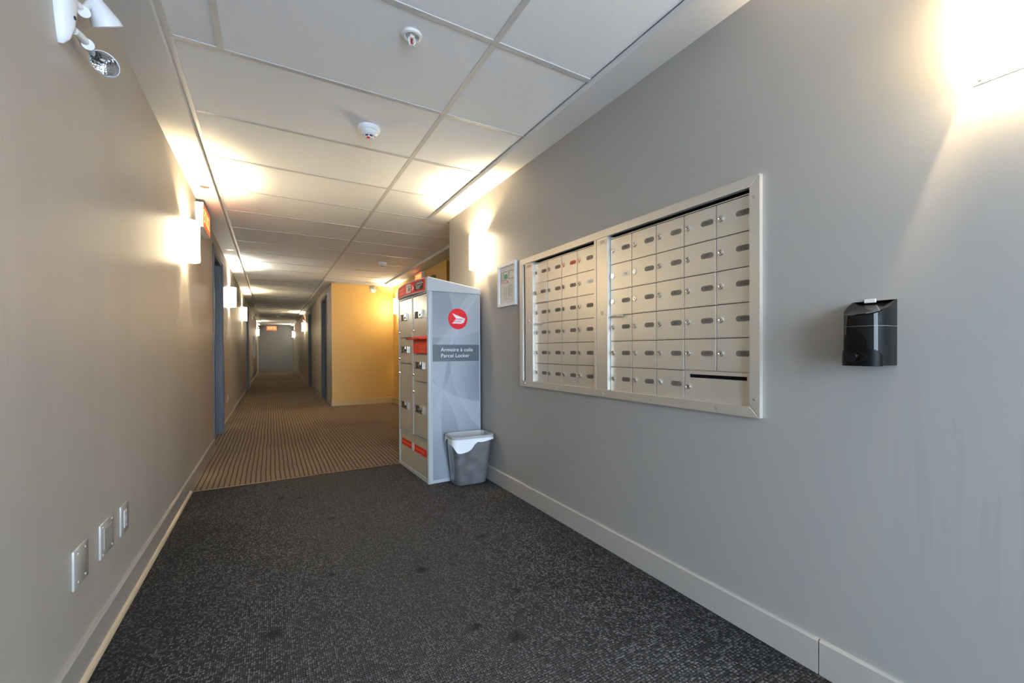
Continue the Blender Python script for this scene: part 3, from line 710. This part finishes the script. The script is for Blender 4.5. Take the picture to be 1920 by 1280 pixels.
    B(MB().box(0.020, 0.036, -0.0005, 0.006, 0.0, H, bev=0.002).box(D-0.008, D+0.001, -0.0005, 0.006, 0.0, H, bev=0.001).box(0.03, D, -0.0005, 0.006, 0.0, 0.024, bev=0.001), 'side_trim', 'locker_cap')
    bd = MB().box(0.036, D-0.009, 0.0002, 0.0014, 0.903, 1.028)
    for txt, zz in (('Armoire à colis', 0.9895), ('Parcel Locker', 0.9445)):
        vs, fs = text_mesh(txt, 0.0405, 'LEFT'); bd.add([(0.100+u, -0.0002, zz+v) for u, v in vs], fs, 1)
    B(bd, 'caption_band', ['band', 'print_white'], sp)
    em = MB().lathe([(0, 0.079), (0.0012, 0.079)], (0.238, 0.0014, 1.2245), (0, -1, 0), 40)
    def q(pts): em.add([(0.238+u, -0.0004, 1.2245+v) for u, v in pts], [tuple(range(len(pts)))], 1)
    q([(-0.046, 0.041), (0.062, 0.003), (0.050, 0.002), (-0.014, 0.001)])
    q([(-0.019, -0.004), (0.046, -0.004), (0.038, -0.0115), (-0.026, -0.0115)])
    q([(-0.030, -0.0155), (0.034, -0.0155), (0.026, -0.0225), (-0.037, -0.0225)])
    q([(-0.040, -0.0265), (0.050, -0.0265), (0.030, -0.036), (-0.048, -0.036)])
    q([(0.062, 0.003), (0.026, -0.0265), (0.048, -0.0265)]); q([(0.062, 0.003), (0.040, 0.0), (0.024, -0.024), (0.044, -0.024)])
    B(em, 'emblem', ['logo_red', 'print_white'], sp)
build_locker()

# ------------------------------------------------------------------ waste bin
def build_bin():
    t = thing('waste_bin', (1.26, 3.00, 0.0), 'silver grey waste bin with a white liner folded over its rim', 'bin')
    def rr(cx, cy, hx, hy, r, z, n=6):
        pts = []
        C_ = ((1, 1, 0), (-1, 1, PI/2), (-1, -1, PI), (1, -1, 3*PI/2))
        for q, (sx, sy, a0) in enumerate(C_):
            for i in range(n+1):
                a = a0+PI/2*i/n; pts.append((cx+sx*(hx-r)+r*math.cos(a), cy+sy*(hy-r)+r*math.sin(a), z))
            sx2, sy2, a2 = C_[(q+1) % 4]
            p, e = pts[-1], (cx+sx2*(hx-r)+r*math.cos(a2), cy+sy2*(hy-r)+r*math.sin(a2), z)
            for i in range(1, 10): pts.append(tuple(p[k]+(e[k]-p[k])*i/10 for k in range(3)))
        return pts
    rot = Matrix.Rotation(-0.06, 3, 'Z'); c0 = Vector((1.26, 3.0, 0))
    def R(l): return [tuple(c0+rot @ (Vector(p)-c0)) for p in l]
    lv = lambda z, e=0: R(rr(1.258-0.004*z/0.36, 3.012-0.032*z/0.36, 0.118+0.034*z/0.36+e, 0.080+0.030*z/0.36+e, 0.045, z))
    b = MB(); b.rings([lv(0.002, -0.008), lv(0.008), lv(0.12), lv(0.24), lv(0.345), lv(0.346, 0.006), lv(0.366, 0.007), lv(0.368, 0.003), lv(0.366, -0.004), lv(0.02, -0.004)], 0)
    b.build('body', 'bin', t, smooth=35)
    ln = MB(); ln.rings([lv(0.03, -0.006), lv(0.20, -0.006), lv(0.364, -0.0055), lv(0.3695, -0.003)], cap1=False)
    li = ln.build('liner', 'bag_in', t, smooth=50)
    # the folded-over edge: its drop varies round the rim
    top = lv(0.352, 0.0085); low = []; ss = lambda a, b_, v: (lambda q: q*q*(3-2*q))(min(1, max(0, (v-a)/(b_-a))))
    for p in top:
        dx = p[0]-1.105; f = 0.018
        if p[1] < 2.985: f = 0.022+0.068*(1-ss(0.10, 0.165, dx))*ss(-0.035, 0.02, dx+0.01*0)+0.006*math.sin(dx*40)
        elif p[0] < 1.14: f = 0.02+0.02*math.sin(p[1]*60)
        low.append((p[0]+(p[0]-1.26)*0.010, p[1]+(p[1]-3.0)*0.03, p[2]-max(0.012, f)))
    fl_ = MB(); md = [tuple((a[k]+b_[k])/2+(0.0015 if k == 1 else 0) for k in range(3)) for a, b_ in zip(top, low)]
    fl_.rings([lv(0.3700, -0.001), lv(0.3685, 0.0078), top], k=1, cap0=False, cap1=False); fl_.rings([top, md, low], cap0=False, cap1=False)
    fl_.build('folded_edge', ['bag', 'bag_in'], li, smooth=60)
    # pale side stripe with embossed lettering, on the narrow end
    bd = MB(); xs = []
    for z in (0.06, 0.27):
        e = lv(z); k = min(range(len(e)), key=lambda i: e[i][0]+0.4*abs(e[i][1]-2.99)); xs.append(e[k])
    (xa, y_a, z_a), (xb, y_b, z_b) = xs
    def sp(u, v, o): f = (v-z_a)/(z_b-z_a); return (xa+(xb-xa)*f-o, y_a+(y_b-y_a)*f-u, v)
    bd.add([sp(-0.018, z_a, 0.0012), sp(0.018, z_a, 0.0012), sp(0.018, z_b, 0.0012), sp(-0.018, z_b, 0.0012)], [(0, 1, 2, 3)], 0)
    vs, fs = text_mesh('QUARTIER', 0.030)
    bd.add([sp(v*0.9, 0.165-u*1.0, 0.002) for u, v in vs], fs, 1)
    bd.build('side_label', ['bin', 'print_dark'], t)
build_bin()

# ------------------------------------------------------------------ soap / sanitiser dispenser
def build_dispenser():
    yc, hw, dp = 0.5375, 0.0515, 0.094
    t = thing('hand_dispenser', (XR, yc, 0.94), 'glossy black hand sanitiser dispenser with a slanted top on grey wall', 'dispenser')
    n = 28
    def arc(i, o=0.0):
        a = PI*i/n; e = 0.62
        return (XR-(dp+o)*math.copysign(abs(math.sin(a))**e, math.sin(a)), yc-(hw+o)*math.copysign(abs(math.cos(a))**e, math.cos(a)))
    ztop = lambda x: 1.1165-(XR-x)*0.46
    b = MB(); z0 = 0.941
    bot = [(x, y, z0) for x, y in [arc(i) for i in range(n+1)]]
    mid = [(x, y, 1.045) for x, y in [arc(i) for i in range(n+1)]]
    tp = [(x, y, ztop(x)) for x, y in [arc(i) for i in range(n+1)]]
    tin = [(XR-(XR-x)*0.93, yc+(y-yc)*0.94, ztop(x)+0.0005) for x, y, z in tp]
    dish = [(XR-(XR-x)*0.6, yc+(y-yc)*0.6, ztop(XR-(XR-x)*0.6)-0.007) for x, y, z in tp]
    b.rings([bot, mid, tp, tin, dish])
    b.build('housing', 'black', t, smooth=40)
    ex = 2/0.62
    def xs(y, o=0.0): return XR-(dp+o)*max(0.0, 1-abs((y-yc)/(hw+o))**ex)**(1/ex)
    def ins(ya, yb, zf0, zf1, o, name, mt, m_=24):
        b2 = MB(); ys = [ya+(yb-ya)*j/m_ for j in range(m_+1)]
        lo = [(xs(y, o), y, zf0(j/m_)) for j, y in enumerate(ys)]; hi = [(xs(y, o), y, zf1(j/m_)) for j, y in enumerate(ys)]
        ring = lo+hi[::-1]; ringi = [(x+0.008, y, z) for x, y, z in ring]
        L = len(ring); fs = [(j, j+1, L-2-j, L-1-j) for j in range(m_)]+[(a, (a+1) % L, L+(a+1) % L, L+a) for a in range(L)]
        b2.add(ring+ringi, fs); return b2.build(name, mt, t, smooth=40)
    rnd = lambda f, z, h, p: z-h*abs(2*f-1)**p
    ins(0.5775, 0.5180, lambda f: 0.984, lambda f: rnd(f, 1.027, 0.020, 4), 0.0012, 'level_window', 'black_matt')
    ins(0.5845, 0.4925, lambda f: 0.9395, lambda f: rnd(f, 0.985, 0.016, 7), 0.0030, 'nozzle_pocket', 'black_matt')
    yn, zn = 0.5455, 0.9645
    nz = MB(); m_ = 30; R_ = []
    for s_, o in ((1.0, 0.0032), (1.0, 0.0050), (0.86, 0.0054), (0.62, 0.0036)):
        R_.append([(xs(yn-0.031*math.cos(a)*s_, o), yn-0.031*math.cos(a)*s_, zn+0.0155*math.sin(a)*s_) for a in [2*PI*i/m_ for i in range(m_)]])
    nz.rings(R_, cap0=False); nz.build('nozzle_plate', 'black', t, smooth=50)
    xn = xs(yn+0.004, 0.004)
    nb = MB(); R_ = []
    for d, s_ in ((0, 1.0), (0.004, 1.0), (0.008, 0.8)):
        R_.append([(xn-d, yn+0.004-0.0155*math.cos(a)*s_, zn+0.002+0.0105*math.sin(a)*s_-0.010*max(0, -math.sin(a))**4*s_) for a in [2*PI*i/m_ for i in range(m_)]])
    nb.rings(R_); nb.build('nozzle', 'black', t, smooth=40)
    sm = MB(); R2 = [arc(i, 0.0003) for i in range(n+1)]
    sm.rings([[(x, y, 1.0445) for x, y in R2], [(x, y, 1.0453) for x, y in R2]], cap0=False, cap1=False, closed=False); sm.build('seam', 'print_grey', t)
    MB().box(XR-0.004, XR, yc-0.005, yc+0.022, 1.112, 1.1225, bev=0.001).build('hanger_tab', 'paper', t)
build_dispenser()

# ------------------------------------------------------------------ framed evacuation plan
def build_plan():
    t = thing('framed_plan', (XR, 2.680, 1.44), 'white framed evacuation plan between the wall lamp and the mailboxes', 'framed plan')
    ya, yb, za, zb, rw, x0 = 2.548, 2.812, 1.293, 1.590, 0.020, XR-0.020
    for (p, k) in ((((ya, zb), (yb, zb), (yb-rw, zb-rw), (ya+rw, zb-rw)), 0), (((ya, za), (ya+rw, za+rw), (yb-rw, za+rw), (yb, za)), 0),
                   (((ya, za), (ya, zb), (ya+rw, zb-rw), (ya+rw, za+rw)), 0), (((yb, za), (yb-rw, za+rw), (yb-rw, zb-rw), (yb, zb)), 0)):
        MB().poly(p, lambda u, v, q: (q, u, v), XR, x0).build('frame_rail', 'white', t)
    sh = MB().box(XR-0.010, XR-0.004, ya+rw, yb-rw, za+rw, zb-rw).build('plan_sheet', 'paper', t)
    pr = MB(); X0, X1 = XR-0.0108, XR-0.0099
    U = lambda f: yb-rw-f*(yb-ya-2*rw); V = lambda f: za+rw+f*(zb-za-2*rw)
    def ln_(f0, f1, g0, g1, k=0): pr.box(X0, X1, min(U(f0), U(f1)), max(U(f0), U(f1)), V(g0), V(g1), k)
    ln_(0.10, 0.13, 0.56, 0.88)
    for (f0, f1, g0, g1) in ((0.22, 0.52, 0.855, 0.87), (0.22, 0.245, 0.62, 0.87), (0.22, 0.5, 0.62, 0.635), (0.6, 0.92, 0.85, 0.865), (0.6, 0.625, 0.64, 0.865), (0.6, 0.92, 0.64, 0.655), (0.9, 0.92, 0.79, 0.865), (0.9, 0.92, 0.62, 0.68)): ln_(f0, f1, g0, g1)
    ln_(0.30, 0.52, 0.66, 0.79, 1)
    for f0, f1, g0, g1 in ((0.50, 0.56, 0.55, 0.60), (0.2, 0.45, 0.56, 0.572)): ln_(f0, f1, g0, g1, 2)
    for i in range(11): ln_(0.55, 0.9-0.1*(i % 3), 0.18+i*0.028, 0.186+i*0.028, 3)
    for i in range(9): ln_(0.30+0.02*(i % 2), 0.36, 0.14+i*0.035, 0.155+i*0.035, 0); ln_(0.42, 0.46, 0.16+i*0.03, 0.175+i*0.03, 0)
    ln_(0.35, 0.68, 0.105, 0.112, 3)
    pr.build('plan_print', ['print_grey', 'print_green', 'orange_red', 'print_grey'], sh)
build_plan()

# ------------------------------------------------------------------ emergency light units
def emergency_unit(y, label, dirs, z=1.965):
    t = thing('emergency_light', (XL, y, z), label, 'emergency light', 'twin-head emergency lights')
    b = MB(); R_ = []; n = 24
    out = []
    for i in range(n):
        a = 2*PI*i/n; u = math.cos(a); v = math.sin(a)
        out.append((0.036*u*(1-0.62*max(0, -v)**1.3), 0.122*v))
    for d, s_ in ((0, 1.0), (0.010, 1.0), (0.024, 0.88), (0.034, 0.60), (0.037, 0.25)):
        R_.append([(XL+d, y+u*s_, z+v*s_) for u, v in out])
    b.rings(R_); b.build('body', 'white', t, smooth=50)
    MB().lathe([(0, 0.006), (0.003, 0.005)], (XL+0.034, y-0.004, z-0.045), (1, 0, 0), 12).build('test_button', 'dark', t)
    for (a0, a1, c, nrm, r, L, hub) in dirs:
        a0, a1, c, hub = [Vector((XL+p[0], y+p[1], z+p[2])) for p in (a0, a1, c, hub)]; nrm = Vector(nrm).normalized()
        back = c-nrm*L
        ar = MB().tube([a0, a0*0.5+a1*0.5+Vector((0, 0, 0.003)), a1, hub, back+nrm*0.008], [0.011, 0.011, 0.011, 0.009, 0.008], 10)
        ax = Vector((0.3, -0.8, -0.4)).normalized(); ar.cone(a1-ax*0.012, a1+ax*0.014, 0.015, 0.015, 16)
        ao = ar.build('arm', 'white', t, smooth=50)
        MB().lathe([(0, 0.013), (0.003, 0.017), (L*0.80, r*0.95), (L*0.97, r), (L, r*0.94)], back, nrm, 28, cap1=False).build('lamp_head', 'white', ao, smooth=40)
        rf = MB().lathe([(L*0.97, r*0.93), (L*0.88, r*0.86), (L*0.70, r*0.62), (L*0.52, r*0.34), (L*0.45, r*0.12)], back, nrm, 32, cap0=False)
        rf.lathe([(L*0.45, r*0.14), (L*0.70, r*0.14), (L*0.76, r*0.08)], back, nrm, 12)
        rf.build('reflector', 'lens', ao, smooth=60)
near = (((0.026, 0.018, 0.012), (0.038, 0.050, 0.010), (0.076, 0.116, 0.021), (0.27, 0.42, -0.66), 0.039, 0.070, (0.042, 0.075, 0.050)),
        ((0.026, 0.020, -0.068), (0.038, 0.080, -0.066), (0.062, 0.136, -0.085), (-0.14, -0.68, -0.68), 0.037, 0.036, (0.035, 0.142, -0.060)))
emergency_unit(1.705, 'white twin-head emergency light high on the wall nearest the entrance', near)
emergency_unit(15.75, 'small emergency light with a dark head far down the corridor', near, 2.06)
emergency_unit(21.15, 'small emergency light above the pale door at corridor end', near, 2.06)
def remote_head():
    c = Vector((1.632, YB, 2.117))
    t = thing('remote_lamp_head', c, 'round white remote lamp head high on the mustard wall', 'emergency light')
    MB().lathe([(0, 0.056), (0.010, 0.056), (0.022, 0.045), (0.026, 0.02)], c, (0, -1, 0), 24).build('canopy', 'white', t, smooth=40)
    h = MB().lathe([(0, 0.014), (0.02, 0.03), (0.045, 0.034), (0.047, 0.030)], c+Vector((0.018, -0.02, 0.018)), (0.3, -0.9, 0.1), 20, cap1=False).build('lamp_head', 'white', t, smooth=40)
    MB().lathe([(0.038, 0.031), (0.040, 0.002)], c+Vector((0.018, -0.02, 0.018)), (0.3, -0.9, 0.1), 20, cap0=False).build('lens', 'lens', h)
remote_head()

# ------------------------------------------------------------------ exit signs
def exit_sign(cx, cy, cz, wdt, hgt, dep, axis, s, label):
    """axis 'y': lies along a side wall facing s*X; axis 'x': faces -Y"""
    t = thing('exit_sign', (cx, cy, cz), label, 'exit sign', 'lit red exit signs')
    def mp(u, v, d): return (cx+s*d, cy-s*u, cz+v) if axis == 'y' else (cx+u, cy-d, cz+v)
    def bx(b, u0, u1, v0, v1, d0, d1, k=0, bev=0):
        p, q = mp(u0, v0, d0), mp(u1, v1, d1)
        return b.box(min(p[0], q[0]), max(p[0], q[0]), min(p[1], q[1]), max(p[1], q[1]), p[2], q[2], k, bev)
    hw, hh = wdt/2, hgt/2
    ho = bx(MB(), -hw, hw, -hh, hh, 0, dep-0.004, 0, 0.004).build('housing', 'white_metal', t)
    for i in range(2): bx(MB(), -hw-0.0012 if s > 0 else hw, -hw if s > 0 else hw+0.0012, -0.05+i*0.03, -0.042+i*0.03, dep*0.3, dep*0.7).build('vent_slot', 'print_grey', ho)
    f = MB(); bx(f, -hw+0.012, hw-0.012, -hh+0.012, hh-0.012, dep-0.005, dep-0.001)
    vs, fs = text_mesh('SORTIE', hgt*0.80)
    sx = (wdt*0.80)/(max(u for u, v in vs)-min(u for u, v in vs)); um = (max(u for u, v in vs)+min(u for u, v in vs))/2
    f.add([mp((u-um)*sx, v, dep-0.0002) for u, v in vs], fs, 1)
    f.build('lit_face', ['sign_lit', 'sign_txt'], t)
    fr = MB(); e = 0.012
    bx(fr, -hw, hw, hh-e, hh, dep-0.006, dep); bx(fr, -hw, hw, -hh, -hh+e, dep-0.006, dep); bx(fr, -hw, -hw+e, -hh+e, hh-e, dep-0.006, dep); bx(fr, hw-e, hw, -hh+e, hh-e, dep-0.006, dep)
    fr.build('face_trim', 'white_metal', t)
    return t
exit_sign(XL, 4.455, 2.058, 0.44, 0.195, 0.052, 'y', 1, 'lit red exit sign box on the wall just past the nearest wall lamp')
es = exit_sign(0.03, YE-0.5, 2.045, 0.40, 0.20, 0.05, 'x', 1, 'lit red exit sign hung from the ceiling at the corridor end')
for dx in (-0.12, 0.12): MB().cone((0.03+dx, YE-0.525, 2.14), (0.03+dx, YE-0.525, ZG+0.003), 0.006, 0.006, 8).build('hanger_rod', 'white_metal', es)
exit_sign(XA, 6.60, 2.095, 0.36, 0.165, 0.055, 'y', -1, 'exit sign on the mustard wall showing above the locker cap')

# ------------------------------------------------------------------ small ceiling devices
def sprinkler(x, y, label):
    t = thing('sprinkler_head', (x, y, ZG+0.003), label, 'sprinkler')
    MB().lathe([(0, 0.037), (0.004, 0.040), (0.010, 0.037), (0.012, 0.029), (0.004, 0.024), (0.001, 0.0235)], (x, y, ZG+0.003), (0, 0, -1), 32).build('escutcheon', 'white_metal', t, smooth=40)
    b = MB().lathe([(0, 0.011), (0.014, 0.011), (0.016, 0.008)], (x, y, ZG+0.002), (0, 0, -1), 14)
    for s_ in (-1, 1): b.tube([(x+s_*0.010, y, ZG-0.010), (x+s_*0.013, y, ZG-0.026), (x+s_*0.004, y, ZG-0.043)], 0.0028, 8)
    b.lathe([(0.043, 0.003), (0.046, 0.015), (0.048, 0.015), (0.049, 0.004)], (x, y, ZG), (0, 0, -1), 16)
    b.build('frame_arms', 'white_metal', t, smooth=40)
    MB().cone((x, y, ZG-0.013), (x, y, ZG-0.040), 0.0035, 0.0035, 10).build('glass_bulb', 'glass_red', t, smooth=40)
sprinkler(0.481, 1.700, 'pendent sprinkler head with a red bulb in the nearest ceiling tile')
sprinkler(0.226, 13.56, 'small pendent sprinkler head far down the corridor ceiling')
def detector(x, y, label, led=True):
    t = thing('smoke_detector', (x, y, ZG+0.003), label, 'smoke detector')
    MB().lathe([(0, 0.057), (0.010, 0.060), (0.022, 0.056), (0.026, 0.050)], (x, y, ZG+0.003), (0, 0, -1), 36).build('base', 'white', t, smooth=40)
    h = MB().lathe([(0.020, 0.051), (0.030, 0.049), (0.046, 0.036), (0.048, 0.030)], (x, y, ZG+0.003), (0, 0, -1), 36).build('cover', 'white', t, smooth=40)
    MB().lathe([(0.046, 0.024), (0.060, 0.024)], (x, y, ZG+0.003), (0, 0, -1), 24).build('sensing_chamber', 'dark', h)
    g = MB()
    for i in range(6):
        a = 2*PI*i/6+0.3; p = Vector((x+0.0245*math.cos(a), y+0.0245*math.sin(a), ZG-0.043)); g.cone(p, p+Vector((0, 0, -0.015)), 0.0028, 0.0028, 6)
    g.lathe([(0.058, 0.027), (0.064, 0.025), (0.067, 0.012)], (x, y, ZG+0.003), (0, 0, -1), 24); g.build('cap_ring', 'white', h, smooth=40)
    if led: MB().box(x-0.016, x+0.0, y-0.0255, y-0.014, ZG-0.0650, ZG-0.0575, bev=0.001).build('indicator', 'orange_red', h)
detector(0.4747, 2.528, 'white smoke detector with a red indicator on the near ceiling')
detector(1.356, 6.324, 'smoke detector on the shaded alcove ceiling before the mustard wall', False)
detector(0.225, 17.5, 'smoke detector far down the corridor ceiling before the end wall', False)
def disc(x, y, label):
    t = thing('concealed_sprinkler', (x, y, ZS), label, 'sprinkler')
    MB().lathe([(0, 0.042), (0.003, 0.040)], (x, y, ZS), (0, 0, -1), 28).build('trim_ring', 'white_metal', t, smooth=40)
    MB().lathe([(0.003, 0.030), (0.007, 0.029), (0.008, 0.025)], (x, y, ZS), (0, 0, -1), 28).build('cover_plate', 'steel', t, smooth=40)
disc(-0.408, 3.945, 'small round sprinkler cover in the soffit above the nearest exit sign')
disc(-0.417, 6.24, 'small round sprinkler cover in the soffit near the blue door recess')
disc(-0.405, 14.1, 'small round sprinkler cover in the soffit far down the corridor')

# ------------------------------------------------------------------ wall plates and other small wall things
def wall_plate(x, s, y0, y1, z0, z1, label, kind='blank', cat='wall plate'):
    t = thing('wall_plate' if kind != 'outlet' else 'wall_outlet', (x, (y0+y1)/2, (z0+z1)/2), label, cat)
    pl = MB().box(min(x, x+s*0.007), max(x, x+s*0.007), y0, y1, z0, z1, bev=0.003, seg=2).build('cover', 'plate_cover', t, smooth=40)
    xf = x+s*0.007; yc, zc = (y0+y1)/2, (z0+z1)/2
    def scr(y, z): MB().lathe([(0, 0.0035), (0.001, 0.003)], (xf-s*0.0002, y, z), (s, 0, 0), 8).build('screw', 'white', pl)
    if kind == 'blank':
        for dy in (-0.25, 0.25):
            for dz in (-0.36, 0.36): scr(yc+dy*(y1-y0), zc+dz*(z1-z0))
    elif kind == 'insert':
        MB().box(min(xf, xf+s*0.002), max(xf, xf+s*0.002), yc-0.042, yc+0.042, zc-0.036, zc+0.036, bev=0.001).build('insert', 'plate_insert', pl)
        for dy in (-0.36, 0.36):
            for dz in (-0.40, 0.40): scr(yc+dy*(y1-y0), zc+dz*(z1-z0))
    else:
        MB().box(min(xf, xf+s*0.002), max(xf, xf+s*0.002), yc-0.017, yc+0.017, zc-0.034, zc+0.034, bev=0.001).build('insert', 'white', pl)
        so = MB()
        for dz in (-0.018, 0.018):
            for dy in (-0.006, 0.006): so.box(min(xf+s*0.002, xf+s*0.0024), max(xf+s*0.002, xf+s*0.0024), yc+dy-0.001, yc+dy+0.001, zc+dz-0.005, zc+dz+0.005)
        so.build('sockets', 'dark', pl)
    return t
M['plate_cover'] = plain('plate_cover_almond', (0.44, 0.415, 0.38), 0.25)
M['plate_insert'] = plain('plate_insert_almond', (0.40, 0.38, 0.35), 0.2)
wall_plate(XL, 1, 1.756, 1.872, 0.288, 0.404, 'blank square wall plate nearest the entrance above the baseboard')
wall_plate(XL, 1, 1.985, 2.125, 0.284, 0.400, 'wall plate with a raised insert between the two other low plates', 'insert')
wall_plate(XL, 1, 2.215, 2.313, 0.278, 0.392, 'low wall plate with a narrow socket farthest from the entrance', 'outlet', 'outlet')
wall_plate(XL, 1, 6.96, 7.03, 0.30, 0.415, 'white outlet low on the wall past the blue door recess', 'outlet', 'outlet')
wall_plate(XC, -1, 17.4, 17.47, 0.30, 0.415, 'tiny outlet low on the far corridor wall', 'outlet', 'outlet')
def simple(name, label, cat, parts):
    """thing from (part name, box, material, bevel)"""
    b0 = parts[0][1]; t = thing(name, ((b0[0]+b0[1])/2, (b0[2]+b0[3])/2, b0[4]), label, cat)
    for pn, bx_, mt, bv in parts: MB().box(*bx_, bev=bv).build(pn, mt, t)
    return t
simple('electrical_panel', 'blue grey panel box on the far corridor wall before the end door', 'panel',
       [('cabinet', (XL, XL+0.05, 16.5, 17.15, 0.76, 1.46), 'frame_pale', 0.004), ('panel_door', (XL+0.05, XL+0.056, 16.54, 17.11, 0.80, 1.42), 'frame_pale', 0.002), ('catch', (XL+0.056, XL+0.064, 16.57, 16.60, 1.09, 1.15), 'steel', 0.001)])
simple('alarm_strobe', 'small dark red alarm strobe above a lit wall lamp', 'alarm',
       [('base', (XC-0.03, XC, 15.52, 15.62, 1.94, 2.06), 'glass_red', 0.004), ('strobe_lens', (XC-0.055, XC-0.03, 15.545, 15.595, 1.95, 1.99), 'white', 0.006)])
simple('room_number_sign', 'small pale number sign beside the dark corridor door', 'sign',
       [('plaque', (XC-0.008, XC, 9.02, 9.10, 1.55, 1.75), 'frame_pale', 0.002), ('raised_panel', (XC-0.011, XC-0.008, 9.035, 9.085, 1.58, 1.72), 'plate_pale', 0.001)])
simple('door_chime', 'small pale chime box high beside the mustard wall corner', 'chime',
       [('cover', (XC-0.025, XC, 8.84, 8.92, 1.93, 2.07), 'plate_pale', 0.004), ('grille', (XC-0.028, XC-0.025, 8.86, 8.90, 1.96, 2.02), 'print_grey', 0.001)])
simple('fire_horn', 'small grey horn box on the mustard wall peeking above the locker', 'alarm',
       [('base', (XA-0.05, XA, 5.93, 6.05, 1.93, 2.05), 'print_grey', 0.004), ('grille', (XA-0.056, XA-0.05, 5.95, 6.03, 1.95, 2.03), 'dark', 0.002)])
